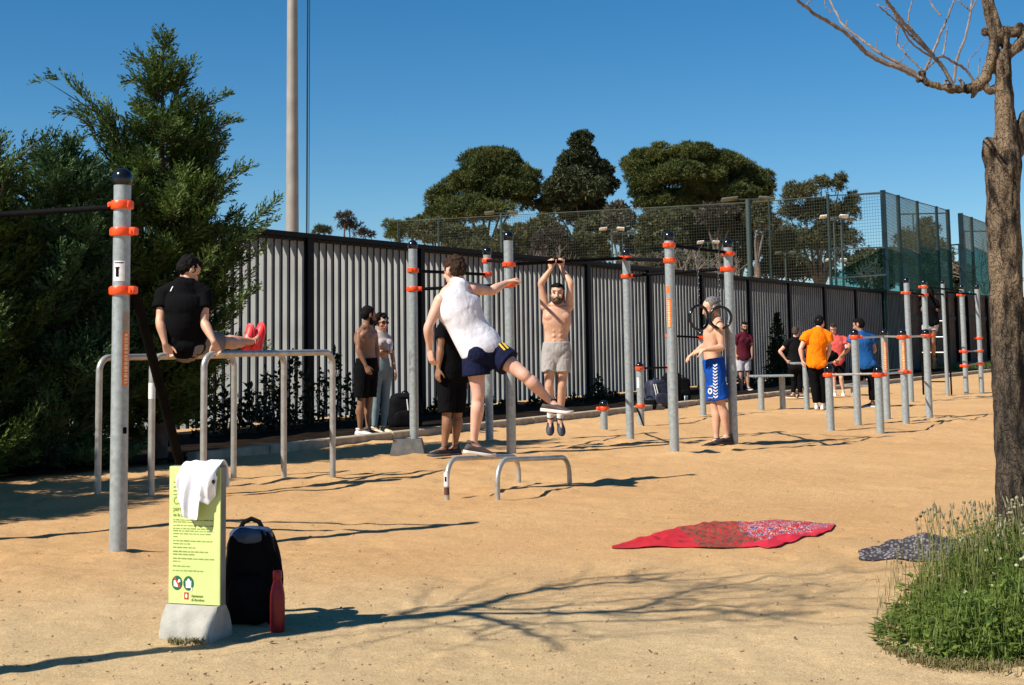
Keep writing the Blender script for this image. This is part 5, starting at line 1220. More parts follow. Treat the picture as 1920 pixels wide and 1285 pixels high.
# glass court
gm = bpy.data.materials.new('teal_glass'); gm.use_nodes = True; nt = gm.node_tree; nt.nodes.clear(); out = nt.nodes.new('ShaderNodeOutputMaterial'); tr_ = nt.nodes.new('ShaderNodeBsdfTransparent'); gl = nt.nodes.new('ShaderNodeBsdfGlossy'); ms = nt.nodes.new('ShaderNodeMixShader')
tr_.inputs[0].default_value = (.46, .66, .66, 1); gl.inputs[0].default_value = (.5, .7, .75, 1); gl.inputs['Roughness'].default_value = .05; ms.inputs[0].default_value = .045
nt.links.new(tr_.outputs[0], ms.inputs[1]); nt.links.new(gl.outputs[0], ms.inputs[2]); nt.links.new(ms.outputs[0], out.inputs['Surface'])
th = thing('glass_court', NC, 'caged court with teal glass walls and tall teal posts beyond the fence end', 'sports court')
cp = [(a, b*1.4, c, d*1.35) for a, b, c, d in [(1667, 48, 357, .075), (1695, 52, 366, .06), (1731, 57.5, 377, .05), (1767, 61, 387, .05), (1788, 63.5, 393, .075), (1812, 56, 400, .08), (1832, 60, 407, .055), (1862, 66, 418, .05)]]
pr = None
for i, (px, Y, yt, r) in enumerate(cp):
    p = flat(px, Y); z = zat(p, yt); mb = MB(); mb.box((p.x, p.y, z/2), (r*2, r*2, z)); mb.build('post', M['teal_post'], th, False)
    if pr and px != 1812:
        q, zq = pr; line_net(q, p, zq-.05, z-.05, 3.6, 'net', th, step=.165, r=.0062)
        zg = min(zat(q, 462), zat(p, 470)); mb = MB(); dn = (p-q).normalized(); s_ = Vector((-dn.y, dn.x, 0))*.006
        mb.add([up(q, .3)-s_, up(p, .3)-s_, up(p, zg)-s_, up(q, zg)-s_, up(q, .3)+s_, up(p, .3)+s_, up(p, zg)+s_, up(q, zg)+s_], [(0, 1, 2, 3), (7, 6, 5, 4), (0, 4, 5, 1), (1, 5, 6, 2), (2, 6, 7, 3), (3, 7, 4, 0)]); mb.build('glass_pane', gm, th, False)
        mb = MB(); mb.tube(up(q, zq-.05), up(p, z-.05), .025, 6); mb.build('rail', M['teal_post'], th); mb = MB(); mb.tube(up(q, zg), up(p, zg), .03, 6); mb.build('rail', M['teal_post'], th)
    pr = (p, z)
# glass wall running left from the corner, plus rails behind
p = flat(1667, 48); q = flat(1564, 69.3); zg = zat(p, 464); dn = (p-q).normalized(); s_ = Vector((-dn.y, dn.x, 0))*.006
mb = MB(); mb.add([up(q, .3)-s_, up(p, .3)-s_, up(p, zg)-s_, up(q, zg)-s_, up(q, .3)+s_, up(p, .3)+s_, up(p, zg)+s_, up(q, zg)+s_], [(0, 1, 2, 3), (7, 6, 5, 4), (0, 4, 5, 1), (1, 5, 6, 2), (2, 6, 7, 3), (3, 7, 4, 0)]); mb.build('glass_pane', gm, th, False)
for ya_, yb_ in ((467, 464), (522, 515), (367, 363)): mb = MB(); mb.tube(up(q, zat(q, ya_)), up(p, zat(p, yb_)), .03, 6); mb.build('rail', M['teal_post'], th)
for (xa, Ya, ya, xb, Yb, yb) in [(1700, 100, 402, 1788, 106, 400), (1815, 98, 434, 1862, 98, 434), (1790, 96, 460, 1812, 96, 458)]:
    mb = MB(); a = flat(xa, Ya); b = flat(xb, Yb); mb.tube(up(a, zat(a, ya)), up(b, zat(b, yb)), .055, 6); mb.build('rail', M['teal_post'], th)
for (x_, Y_, y_) in [(1722, 102, 402), (1818, 98, 432), (1806, 96, 458)]:
    a = flat(x_, Y_); mb = MB(); mb.tube(a, up(a, zat(a, y_)), .05, 8); mb.build('post', M['teal_post'], th)
# distant twiggy tree right of the court
rng = np.random.default_rng(15)
b = flat(1850, 96); th = thing('leafless_tree', b, 'far bare twiggy tree low between the court posts and the trunk', 'tree', 'leafless trees behind the net'); mb = MB(); h = zat(b, 530)
mb.loft([b, up(b, h)], [.1, .07], None, 8); mb.build('trunk', M['twig'], th); mb = MB()
for _ in range(5): skeleton(mb, up(b, h*.8), (rng.uniform(-1, 1), rng.uniform(-.4, .4), 1), 2.2, .055, 2, rng)
mb.build('branches', M['twig'], th)
rng = np.random.default_rng(19); mb = MB()
for _ in range(1500):
    px = rng.uniform(-50, 1950); py = 1300-430*rng.random()**1.3; g_ = G(px, py); r_ = .0022+.0065*rng.random()**3; z = float(gz(g_.x, g_.y))
    mb.ell((g_.x, g_.y, z+r_*.25), (r_*rng.uniform(.8, 1.6), r_, r_*rng.uniform(.5, .9)), None, 6, 4)
oo = mb.build('pebbles', mat('sand_pebble', (.30, .21, .12), .95, 0, .35, 2), None, True, at=(0, 8, 0)); tag(oo, 'small sandy pebbles and clods strewn over the court', 'pebbles', kind='stuff')
# ---- dry leaf crumbs and pebbles on the sand
rng = np.random.default_rng(9); V = []; Fc = []; o = 0
for _ in range(230):
    px = rng.uniform(-50, 1950); py = rng.uniform(870, 1300); g_ = G(px, py); a_ = rng.uniform(0, 6.28); L_ = .003+.013*rng.random()**2.5; w = L_*rng.uniform(.25, .6); z = float(gz(g_.x, g_.y))+.005
    d = Vector((math.cos(a_), math.sin(a_), 0)); s_ = Vector((-d.y, d.x, 0)); c = Vector((g_.x, g_.y, z)); V += [tuple(c-d*L_), tuple(c+s_*w+Vector((0, 0, .005))), tuple(c+d*L_+Vector((0, 0, .006))), tuple(c-s_*w)]; Fc.append((o, o+1, o+2, o+3)); o += 4
oo = link('leaf_litter', np.array(V), np.array(Fc), mat('dry_leaf_brown', (.10, .06, .03), .9, 0, .4, 3), None, False, at=(0, 8, 0)); tag(oo, 'dry leaf crumbs and grit scattered over the sand', 'litter', kind='stuff')
# ================================================================== PEOPLE
def skin(name, c, c2=None):
    m = mat(name, c, .48, 0, .09, 9, .15, 150, spec=.4, bdist=.002); b = m.node_tree.nodes['Principled BSDF']
    b.inputs['Subsurface Weight'].default_value = .12; b.inputs['Subsurface Radius'].default_value = (1, .35, .2); b.inputs['Subsurface Scale'].default_value = .012; return m
M['sk_fair'] = skin('fair_skin', (.63, .37, .275)); M['sk_tan'] = skin('tan_skin', (.57, .33, .22)); M['sk_brown'] = skin('brown_skin', (.25, .125, .07)); M['sk_olive'] = skin('olive_skin', (.42, .22, .14))
M['eye'] = mat('dark_eye', (.02, .014, .01), .2); M['lip'] = mat('lip', (.36, .12, .09), .5)
M['hair_black'] = mat('black_hair', (.005, .004, .004), .7, 0, .4, 40, .7, 220, spec=.12); M['hair_brown'] = mat('brown_hair', (.045, .028, .018), .55, 0, .4, 40, .7, 220)
M['hair_grey'] = mat('grey_hair', (.13, .12, .12), .6, 0, .35, 40, .7, 220); M['hair_ltbrown'] = mat('light_brown_hair', (.036, .020, .012), .7, 0, .35, 40, .7, 220, spec=.15)
def clothm(name, c, b=.3): return mat(name, c, .9, 0, .07, 9, b, 70, spec=.08, sheen=.0, bdist=.006)
M['c_black'] = clothm('black_fabric', (.004, .004, .005)); M['c_white'] = clothm('white_fabric', (.74, .74, .80)); M['c_navy'] = clothm('navy_fabric', (.009, .012, .036)); M['c_grey'] = clothm('grey_fabric', (.36, .34, .33))
M['c_blue'] = clothm('royal_blue_fabric', (.008, .065, .34)); M['c_orange'] = clothm('orange_fabric', (.90, .20, .005)); M['c_salmon'] = clothm('salmon_fabric', (.62, .10, .085)); M['c_sky'] = clothm('bright_blue_fabric', (.014, .085, .26))
M['c_maroon'] = clothm('maroon_fabric', (.085, .012, .022)); M['c_ltgrey'] = clothm('light_grey_fabric', (.42, .40, .42)); M['c_legging'] = clothm('blue_grey_leggings', (.17, .23, .26), .1); M['c_dusty'] = clothm('dusty_grey_top', (.38, .33, .32)); M['c_dark'] = clothm('charcoal_fabric', (.007, .007, .008)); M['c_taupe'] = clothm('taupe_fabric', (.20, .18, .175))
M['s_white'] = mat('white_shoe', (.74, .74, .74), .6, 0, .05, 20); M['s_black'] = mat('black_shoe', (.012, .011, .012), .6, 0, .2, 20); M['s_brown'] = mat('dark_brown_shoe', (.055, .038, .034), .7, 0, .15, 20, .4, 120); M['s_sole'] = mat('white_sole', (.66, .60, .55), .6, 0, .05, 10)
M['s_red'] = mat('bright_red_shoe', (.85, .03, .035), .5, 0, .1, 20); M['s_navy'] = mat('navy_shoe', (.012, .014, .028), .6, 0, .2, 20); M['s_cream'] = mat('cream_shoe', (.62, .56, .36), .6, 0, .06, 20); M['s_grey'] = mat('grey_shoe', (.10, .095, .10), .7, 0, .1, 20)
V3 = Vector
def hand(mb, w, d, pn, S, curl=.4, side=1, spread=.1):
    """palm + four fingers + thumb; d along the hand, pn palm normal, side: thumb side sign along d x pn"""
    d = d.normalized(); pn = (pn-d*pn.dot(d)).normalized(); s = d.cross(pn)*side
    mb.loft([w-d*.01*S, w+d*.02*S, w+d*.055*S, w+d*.090*S], [(.026*S, .019*S), (.034*S, .018*S), (.041*S, .016*S), (.040*S, .013*S)], [s]*4, 12, (1, 1))
    for k, (o, ln) in enumerate([(.031, .072), (.0105, .080), (-.0105, .075), (-.031, .058)]):
        p = w+d*(.085-.004*abs(k-1))*S+s*o*S; fd = (d+s*(o*2.2*spread)).normalized(); pts = [p-fd*.01*S]; a = 0
        for j, fr in enumerate((.42, .32, .26)):
            a += curl*(.75 if j == 0 else 1.0)*(1+.12*k); dd = fd*math.cos(a)+pn*math.sin(a); pts.append(pts[-1]+dd*ln*fr*S+ (fd*.01*S if j == 0 else V3()))
        mb.loft(pts, [.0098*S, .0094*S, .0086*S, .0074*S], None, 8, (1, 1))
    p = w+d*.028*S+s*.026*S; t1 = (d*.62+s*.62+pn*.30).normalized(); t2 = (d*.85+s*.22+pn*.45*(1+curl)).normalized()
    mb.loft([p-t1*.012*S, p+t1*.028*S, p+t1*.046*S+t2*.012*S, p+t1*.046*S+t2*.044*S], [.0145*S, .0135*S, .0115*S, .009*S], None, 8, (1, 1))
def shoe(parent, ank, f, upv, S, m, sole=None, k=1.0, low=True):
    f = f.normalized(); u = (upv-f*upv.dot(f)).normalized(); s = f.cross(u); base = -.088*S
    sec = [(-.072, .020, .045), (-.062, .032, .075), (-.03, .037, .098), (.01, .036, .106), (.05, .039, .086), (.09, .046, .066), (.13, .049, .056), (.165, .043, .046), (.188, .026, .034), (.196, .010, .022)]
    n = 14; v = []; fc = []
    for (t, w, h) in sec:
        t *= S; w *= S; h *= S
        for i in range(n):
            a = 2*math.pi*i/n; x = math.copysign(abs(math.cos(a))**.7, math.cos(a))*w; z = math.sin(a)
            z = (z*.5+.5); v.append(ank+f*t+s*x*(1-.45*z**2)+u*(base+.018*S+z**1.0*(h-.018*S)))
    N = len(sec)
    for i in range(N-1):
        for j in range(n): a = i*n+j; b = i*n+(j+1) % n; fc.append((a, b, b+n, a+n))
    fc.append(tuple(reversed(range(n)))); fc.append(tuple(range((N-1)*n, N*n)))
    o = link('shoe', v, fc, m, parent, 'all')
    su = o.modifiers.new('u', 'SUBSURF'); su.levels = su.render_levels = 1
    ol = [(-.078, 0), (-.072, .026), (-.04, .036), (0, .036), (.05, .040), (.10, .049), (.15, .047), (.185, .032), (.203, .008)]
    top = [(t, w) for t, w in ol]+[(t, -w) for t, w in reversed(ol[1:-1])]+[(.203, -.008)]
    top = [(t, w) for t, w in ol]+[(t, -w) for t, w in reversed(ol[1:])]
    mb = MB(); q = []; 
    for z, k2 in ((base, .94), (base+.008*S, 1), (base+.024*S, 1.0), (base+.027*S, .93)): q.append([ank+f*(t*S*(.99 if k2 < 1 else 1))+s*w*S*k2+u*(z+(.010*S*max(0, (t-.13)/.07)**2)) for t, w in top])
    n = len(top); vv = sum(q, []); ff = [tuple(reversed(range(n))), tuple(range(3*n, 4*n))]
    for r in range(3):
        for j in range(n): a = r*n+j; b = r*n+(j+1) % n; ff.append((a, b, b+n, a+n))
    mb.add(vv, ff); so = mb.build('sole', sole or M['s_sole'], o, 'all')
    if low:  # collar and laces
        mb = MB(); c = ank+f*(-.012*S)+u*(.016*S); mb.loft([c-u*.012*S, c+u*.006*S], [(.050*S, .036*S), (.047*S, .034*S)], [f, f], 14); mb.build('shoe_collar', m, o)
    return o
def person(root, label, J, S, face, up=None, skin_='sk_fair', hair='hair_brown', hairstyle='short', beard=None, voxel=.0065, curl=(.35, .35), palm=(None, None), shirt=None, pants=None, shoes='s_white', sole=None, footdir=None, toes=None, female=False, hdir=(None, None), build=1.0, tside=(1, 1), name='person', cat='person', muscle=0, feet_up=None, eyes=True, socks=None, glasses=False):
    """J: world joints. builds one continuous body + hair/clothing children"""
    th = thing(name, root, label, cat)
    J = {k: V3(v) for k, v in J.items()}; face = V3(face).normalized()
    hip = (J['hl']+J['hr'])/2; sh = (J['sl']+J['sr'])/2; W_ = build
    sd_s = (J['sl']-J['sr']).normalized(); sd_h = (J['hl']-J['hr']).normalized()
    neck = J['neck']; hc = J['head']; upw = (neck-hip).normalized(); waist = J.get('waist', hip.lerp(sh, .38)); chest = J.get('chest', hip.lerp(sh, .74))
    hw = max(.5, (J['hl']-J['hr']).length/.19/S) if False else 1
    def spine(g=0, lo=0):
        rs = [(.118, .095), (.163, .118), (.146*(.86 if female else 1), .104), (.160*(.92 if female else 1), .114), (.182*(.88 if female else 1), .122), (.165*(.88 if female else 1), .098), (.100, .070)]
        ps = [hip-upw*.075*S, hip+upw*.02*S, waist, chest.lerp(waist, .45), chest, sh-upw*.015*S, sh.lerp(neck, .55)+upw*.025*S]
        rs = [((a*S*W_+g), (b*S*W_+g)) for a, b in rs]; sides = [sd_h, sd_h, sd_h.lerp(sd_s, .35), sd_h.lerp(sd_s, .7), sd_s, sd_s, sd_s]
        n = 26; P = catmull(ps, n); Q = catmull([(a, b, 0) for a, b in rs], n); Sd = [V3(q) for q in catmull(sides, n)]
        return [V3(p) for p in P], [(q[0], q[1]) for q in Q], Sd
    mb = MB(); P, Rr, Sd = spine(); mb.loft(P, Rr, Sd, 24, (1, 1))
    fwd = sd_s.cross(upw); fwd = fwd if fwd.dot(J.get('front', face)) > 0 else -fwd
    # neck + trapezius
    mb.loft([neck-upw*.05*S, neck, neck.lerp(hc, .55)], [(.066*S, .06*S), (.056*S, .058*S), (.056*S, .06*S)], [sd_s]*3, 14, (1, 1))
    for k in ('sl', 'sr'):
        mb.loft([neck.lerp(hc, .15), neck.lerp(J[k], .5)+upw*.012*S, J[k]], [.042*S, .042*S*W_, .050*S*W_], None, 12, (1, 1)); 
        mb.ell(J[k]-upw*.008*S, [.060*S*W_]*3, None, 14, 10)
    if not female:
        for s in (1, -1):
            mb.ell(chest+fwd*.062*S*W_+sd_s*s*.078*S*W_+upw*.045*S, (.088*S*W_, .050*S*W_, .066*S*W_), (sd_s, fwd, upw), 14, 10)
    else:
        for s in (1, -1): mb.ell(chest+fwd*.085*S+sd_s*s*.065*S-upw*.005*S, [.056*S]*3, None, 14, 10)
    if muscle:
        for s in (1, -1):
            for q in range(3): mb.ell(waist+fwd*.078*S*W_+sd_s*s*.034*S+upw*(-.05+.062*q)*S, (.032*S, .034*S, .030*S), (sd_s, fwd, upw), 10, 8)
            mb.ell(chest-upw*.05*S+sd_s*s*.115*S, (.045*S, .075*S, .11*S), (sd_s, fwd, upw), 12, 8)
    for s, k in ((1, 'hl'), (-1, 'hr')): mb.ell(hip-fwd*.048*S+sd_h*s*.072*S-upw*.03*S, (.088*S, .085*S, .092*S), (sd_h, fwd, upw), 14, 10)
    # arms
    for i, (a, b, c) in enumerate((('sl', 'el', 'wl'), ('sr', 'er', 'wr'))):
        A, B, C2 = J[a], J[b], J[c]; k = S*W_*(.86 if female else 1)
        P = [A, A.lerp(B, .25), A.lerp(B, .5), A.lerp(B, .8), B, B.lerp(C2, .22), B.lerp(C2, .5), B.lerp(C2, .8), C2]
        mb.loft(catmull(P, 24), [q[0] for q in catmull([(r*k, 0, 0) for r in (.056, .053, .049, .041, .040, .044, .038, .029, .0255)], 24)], None, 14, (1, 1))
        hd = hdir[i] if hdir[i] is not None else (C2-B); pn = palm[i] if palm[i] is not None else (hip-C2)
        hand(mb, C2+V3(hd).normalized()*.006, V3(hd), V3(pn), S*(.92 if female else 1), curl[i], tside[i])
    # legs
    for i, (a, b, c) in enumerate((('hl', 'kl', 'al'), ('hr', 'kr', 'ar'))):
        A, B, C2 = J[a], J[b], J[c]; k = S*(.5+.5*W_); kn = (B-A).normalized(); bk = -(fwd if abs(kn.dot(fwd)) < .8 else -upw)
        P = [A, A.lerp(B, .2), A.lerp(B, .5), A.lerp(B, .82), B, B.lerp(C2, .12), B.lerp(C2, .3)+bk*.012*S, B.lerp(C2, .6)+bk*.004*S, B.lerp(C2, .85), C2]
        mb.loft(catmull(P, 30), [q[0] for q in catmull([(r*k, 0, 0) for r in (.088, .086, .076, .059, .055, .052, .058, .045, .034, .034)], 30)], None, 16, (1, 1))
        fd = V3(footdir[i] if footdir else face); fd = V3((fd.x, fd.y, fd.z))
        uv = feet_up[i] if feet_up else V3((0, 0, 1))
        uv2 = (uv-fd.normalized()*uv.dot(fd.normalized())).normalized()
        mb.loft([C2, C2+fd.normalized()*.05*S-uv2*.035*S, C2+fd.normalized()*.13*S-uv2*.055*S], [(.034*S, .034*S), (.030*S, .033*S), (.022*S, .016*S)], None, 10, (1, 1))
    # head
    hu = V3(up if up else (0, 0, 1)); hu = (hu-face*hu.dot(face)).normalized(); hs = face.cross(hu)
    X = (hs, face, hu); hS = S*1.07
    def H(x, y, z): return hc+hs*x*hS+face*y*hS+hu*z*hS
    mb.ell(H(0, -.008, .028), (.076*hS, .098*hS, .088*hS), X, 22, 14); mb.ell(H(0, .026, -.035), (.058*hS, .066*hS, .080*hS), X, 20, 12)
    mb.ell(H(0, .055, -.088), (.030*hS, .030*hS, .024*hS), X, 12, 8); mb.loft([H(0, .082, .022), H(0, .100, -.012), H(0, .108, -.028)], [(.010*hS, .010*hS), (.013*hS, .013*hS), (.017*hS, .013*hS)], [hs]*3, 10, (1, 1))
    mb.ell(H(0, .080, .038), (.052*hS, .014*hS, .011*hS), X, 12, 8)
    for s in (-1, 1):
        mb.ell(H(.075*s, -.004, -.004), (.009*hS, .019*hS, .031*hS), X, 10, 8); mb.ell(H(.040*s, .062, -.022), (.024*hS, .024*hS, .022*hS), X, 10, 8)
        mb.loft([H(.028*s, .075, -.055), H(.0, .090, -.055)], [.010*hS, .011*hS], None, 8, (1, 1)) 
    body = mb.build('body', M[skin_], th, 'all'); remesh(body, voxel*max(.8, S), 4)
    if eyes:
        for s in (-1, 1):
            e = MB(); e.ell(H(.031*s, .0845, .012), (.0145*hS, .008*hS, .0065*hS), X, 10, 6); e.build('eye', M['eye'], th)
            e = MB(); e.loft([H(.014*s, .094, .034), H(.032*s, .092, .039), H(.050*s, .080, .033)], [(.0035*hS, .003*hS)]*3, None, 6, (1, 1)); e.build('eyebrow', M[hair], th)
        e = MB(); e.loft([H(-.022, .088, -.060), H(0, .098, -.059), H(.022, .088, -.060)], [(.006*hS, .005*hS)]*3, None, 8, (1, 1)); e.build('mouth', M['lip'], th)
    if glasses:
        e = MB()
        for s in (-1, 1): e.ell(H(.033*s, .094, .012), (.026*hS, .008*hS, .019*hS), X, 14, 8); e.loft([H(.055*s, .088, .016), H(.078*s, .02, .012)], [.003*hS]*2, None, 6)
        e.build('sunglasses', M['cap'], th)
    # hair
    e = MB()
    if hairstyle == 'curly':
        rg = random.Random(3)
        for _ in range(90):
            a = rg.uniform(0, 6.28); z = rg.uniform(-.55, 1); r_ = math.sqrt(max(0, 1-z*z)); x, y = math.cos(a)*r_, math.sin(a)*r_
            if y > .35 and z < .55: continue
            e.ell(H(x*.088, y*.100-.018, z*.098+.03), [rg.uniform(.018, .030)*hS]*3, None, 8, 6)
        e.ell(H(0, -.022, .036), (.084*hS, .096*hS, .094*hS), X, 16, 10)
    else:
        top = {'short': 1.0, 'crop': .985, 'quiff': 1.0}[hairstyle]
        e.ell(H(0, -.022, .052), (.081*hS*top, .092*hS*top, .078*hS*top), X, 20, 12); e.ell(H(0, -.042, .012), (.0795*hS*top, .072*hS, .078*hS*top), X, 20, 12)
        if hairstyle != 'crop': e.ell(H(0, .030, .090), (.060*hS, .052*hS, .034*hS), X, 14, 8); 
        if hairstyle == 'quiff': e.ell(H(.01, .045, .108), (.045*hS, .035*hS, .026*hS), X, 14, 8)
        for s in (-1, 1): e.ell(H(.066*s, .012, .022), (.012*hS, .022*hS, .045*hS), X, 10, 8)
    ho = e.build('hair', M[hair], th, 'all'); remesh(ho, .006*S, 2, .011 if hairstyle != 'crop' else .003, 36)
    if beard:
        e = MB(); e.ell(H(0, .040, -.070), (.060*hS, .058*hS, .050*hS), X, 18, 12); 
        for s in (-1, 1): e.loft([H(.064*s, .0, .0), H(.060*s, .02, -.045), H(.035*s, .06, -.085)], [.014*hS, .018*hS, .022*hS], None, 8, (1, 1))
        e.loft([H(-.03, .085, -.052), H(0, .101, -.044), H(.03, .085, -.052)], [.009*hS, .009*hS, .009*hS], None, 8, (1, 1))
        bo = e.build('beard', M[beard], th, 'all'); remesh(bo, .0055*S, 2, .004, 45)
    # clothes
    if shirt:
        mb = MB(); g = shirt.get('g', .014)*S; P, Rr, Sd = spine(g); lo = shirt.get('hem', 0.06); n = len(P)
        i0 = int(lo*n); flare = shirt.get('flare', .02)*S; top = shirt.get('top', 0.0)
        P2, R2, S2 = P[i0:n-int(top*n)], Rr[i0:n-int(top*n)], Sd[i0:n-int(top*n)]; m2 = len(P2)
        R2 = [(r[0]+flare*max(0, 1-j/(m2*.5)), r[1]+flare*max(0, 1-j/(m2*.5))) for j, r in enumerate(R2)]
        if shirt.get('tank'):
            k0 = int(m2*.70); R2 = [(r[0]*(1 if j < k0 else 1-.30*((j-k0)/(m2-k0))), r[1]) for j, r in enumerate(R2)]
        mb.loft(P2, R2, S2, 26, (0, 1))
        if not female and not shirt.get('crop'):
            for s in (1, -1): mb.ell(chest+fwd*.062*S*W_+sd_s*s*.074*S*W_+upw*.04*S, (.088*S*W_+g*.5, .060*S*W_+g, .070*S*W_+g), (sd_s, fwd, upw), 14, 10)
        elif female:
            for s in (1, -1): mb.ell(chest+fwd*.085*S+sd_s*s*.065*S-upw*.005*S, [.060*S+g]*3, None, 14, 10)
        if lo < .12 and not shirt.get('tank'):
            for s in (1, -1): mb.ell(hip-fwd*.040*S+sd_h*s*.066*S+upw*.01*S, (.095*S+g, .085*S+g*1.5, .085*S+g), (sd_h, fwd, upw), 14, 10)
            mb.ell(hip-fwd*.05*S, (.09*S+g, .075*S+g*1.5, .08*S+g), (sd_h, fwd, upw), 14, 10)
        if shirt.get('seat'): mb.ell(hip-fwd*.03*S-upw*.03*S, (.165*S+g, .115*S+g, .105*S+g), (sd_h, fwd, upw), 16, 10)
        if shirt.get('sleeve', 0):
            for a, b in (('sl', 'el'), ('sr', 'er')):
                A, B = J[a], J[b]; t = shirt['sleeve']; k = S*W_*(.86 if female else 1)
                mb.loft([neck.lerp(A, .35), neck.lerp(A, .7)+upw*.01*S, A+upw*.004, A.lerp(B, t*.5), A.lerp(B, t)], [(.052*k+g)]*2+[.063*k+g, .058*k+g*1.25, .056*k+g*1.5], None, 16, (1, 0))
        else:
            for a in ('sl', 'sr'): mb.loft([chest.lerp(J[a], .45)+upw*.03*S, sh.lerp(J[a], .62)+upw*.028*S, neck.lerp(J[a], .42)+upw*.01*S], [.055*S, .050*S, .044*S], None, 12, (1, 1))
        co = mb.build('shirt', M[shirt['m']], th, 'all'); remesh(co, .0075*max(.8, S), 3, shirt.get('wr', .007)*S, shirt.get('ns', 7), (1, 1, .5), True); J['_shirt'] = co
    if pants:
        mb = MB(); g = pants.get('g', .014)*S; P, Rr, Sd = spine(g); n = len(P); hi = pants.get('rise', .30)
        m2 = max(3, int(hi*n)); mb.loft(P[:m2], Rr[:m2], Sd[:m2], 24, (1, 0))
        for s in (1, -1): mb.ell(hip-fwd*.048*S+sd_h*s*.072*S-upw*.03*S, (.088*S+g, .085*S+g, .092*S+g), (sd_h, fwd, upw), 14, 10)
        mb.ell(hip-fwd*.060*S-upw*.035*S, (.10*S+g, .068*S+g, .088*S+g), (sd_h, fwd, upw), 14, 10)
        for a, b, c in (('hl', 'kl', 'al'), ('hr', 'kr', 'ar')):
            A, B, C2 = J[a], J[b], J[c]; L_ = pants['len']; fl = pants.get('flare', .012)*S; k = S*(.5+.5*W_)
            ts = np.linspace(0, min(L_, 1), 7); pts = [A.lerp(B, t) for t in ts]; rr = [np.interp(t, [0, .2, .5, .82, 1], [.088, .086, .076, .062, .058])*k+g+fl*t for t in ts]
            if L_ > 1: 
                ts2 = np.linspace(.12, L_-1, 6); pts += [B.lerp(C2, t) for t in ts2]; rr += [np.interp(t, [0, .3, .6, .85, 1], [.055, .060, .050, .042, .040])*k+g+fl for t in ts2]
            mb.loft(pts, rr, None, 18, (1, 0))
        co = mb.build('trousers' if pants['len'] > 1.3 else 'shorts', M[pants['m']], th, 'all'); remesh(co, .0075*max(.8, S), 3, pants.get('wr', .008)*S, 9, (1, 1, .7), True); J['_pants'] = co
    for i, a in enumerate(('al', 'ar')):
        sk = shoes[i] if isinstance(shoes, tuple) else shoes; fd = V3(footdir[i] if footdir else face); uv = feet_up[i] if feet_up else V3((0, 0, 1))
        shoe(th, J[a], fd, uv, S*1.02, M[sk], M[sole] if sole else None)
        if socks:
            kk = ('kl', 'kr')[i]; mb = MB(); mb.loft([J[a].lerp(J[kk], .03), J[a].lerp(J[kk], .14)], [.040*S, .041*S], None, 14); mb.build('sock', M[socks], th)
    return th, J
def mkJ(Y0, d):  # picture rows/columns + depth offset to joints
    return {k: PL(v[0], v[1], Y0+(v[2] if len(v) > 2 else 0)) for k, v in d.items()}
Zv = V3((0, 0, 1))
# --- kicking man on the low rail
ab = (b4-a4); tK = .62; Pk = a4.lerp(b4, .40); Yk = Pk.y
J = mkJ(Yk, dict(head=(852, 509, .04), neck=(864, 536, .0), sl=(826, 563, -.07), sr=(884, 541, .05), chest=(861, 578, 0), waist=(880, 620, .0), hl=(889, 661, -.04), hr=(919, 655, .04),
    el=(803, 614, -.10), wl=(806, 655, -.02), er=(921, 546, .19), wr=(950, 530, .31), kl=(897, 741, -.05), al=(888, 832, .01), kr=(983, 704, -.10), ar=(1032, 753, -.02)))
th, J = person(V3((Pk.x, Pk.y, 0)), 'man in white tank top and navy shorts kicking one leg out on the low rail', J, 1.0, (-.62, .72, -.25), skin_='sk_fair', hair='hair_ltbrown', hairstyle='quiff', curl=(.45, 1.05), palm=(V3((.6, .5, 0)), V3((0, -.2, -1))), hdir=(V3((.12, .1, -1)), V3((1, .5, .35))), tside=(-1, -1),
    shirt=dict(m='c_white', sleeve=0, tank=True, g=.020, hem=.10, flare=.018, wr=.0055, ns=7), pants=dict(m='c_navy', len=.54, g=.016, flare=.055, rise=.22), shoes='s_brown', footdir=(V3((1, .25, -.18)), V3((1, -.30, -.12))), feet_up=(V3((.1, 0, 1)), V3((.1, 0, 1))), build=.99, eyes=True)
bv = bvh_of(J['_pants'])
M['yellow'] = mat('yellow_trim', (.75, .50, .04), .6)
decal('yellow_stripe', [[(926, 637), (929.5, 636), (948, 657), (944.5, 658)], [(932, 635), (935.5, 634), (954, 654), (950.5, 655)]], J['_pants'], M['yellow'], .006, J['_pants'], 6, bv)
bvs = bvh_of(J['_shirt']); decal('shirt_logo', [[(829, 538), (835, 534), (837, 537), (831, 541)]], J['_shirt'], M['s_black'], .004, J['_shirt'], 2, bvs)
# --- hanging man
hb0 = up(C_, zat(C_, 496)); hb1 = up(D_, zat(D_, 484)); 
lo, hi = 0, 1
for _ in range(40):
    m_ = (lo+hi)/2
    if proj(hb0.lerp(hb1, m_))[0] < 1043: lo = m_
    else: hi = m_
hbc = hb0.lerp(hb1, lo); Yh = hbc.y; bd = (hb1-hb0).normalized(); s_h = Yh/F
gl_ = hb0.lerp(hb1, lo)-bd*.085; gr_ = hb0.lerp(hb1, lo)+bd*.085
J = mkJ(Yh+.02, dict(head=(1045, 552, -.03), neck=(1044, 577, .0), sl=(1067, 574, .02), sr=(1022, 574, .0), chest=(1044, 602), waist=(1043, 632), hl=(1056, 660), hr=(1031, 660),
    el=(1070, 531, -.03), er=(1014, 532, -.03), kl=(1054, 722, -.03), kr=(1030, 722, -.03), al=(1050, 785, .07), ar=(1032, 784, .07)))
J['wl'] = gr_+V3((.012, .02, -.075)); J['wr'] = gl_+V3((-.012, .02, -.075))
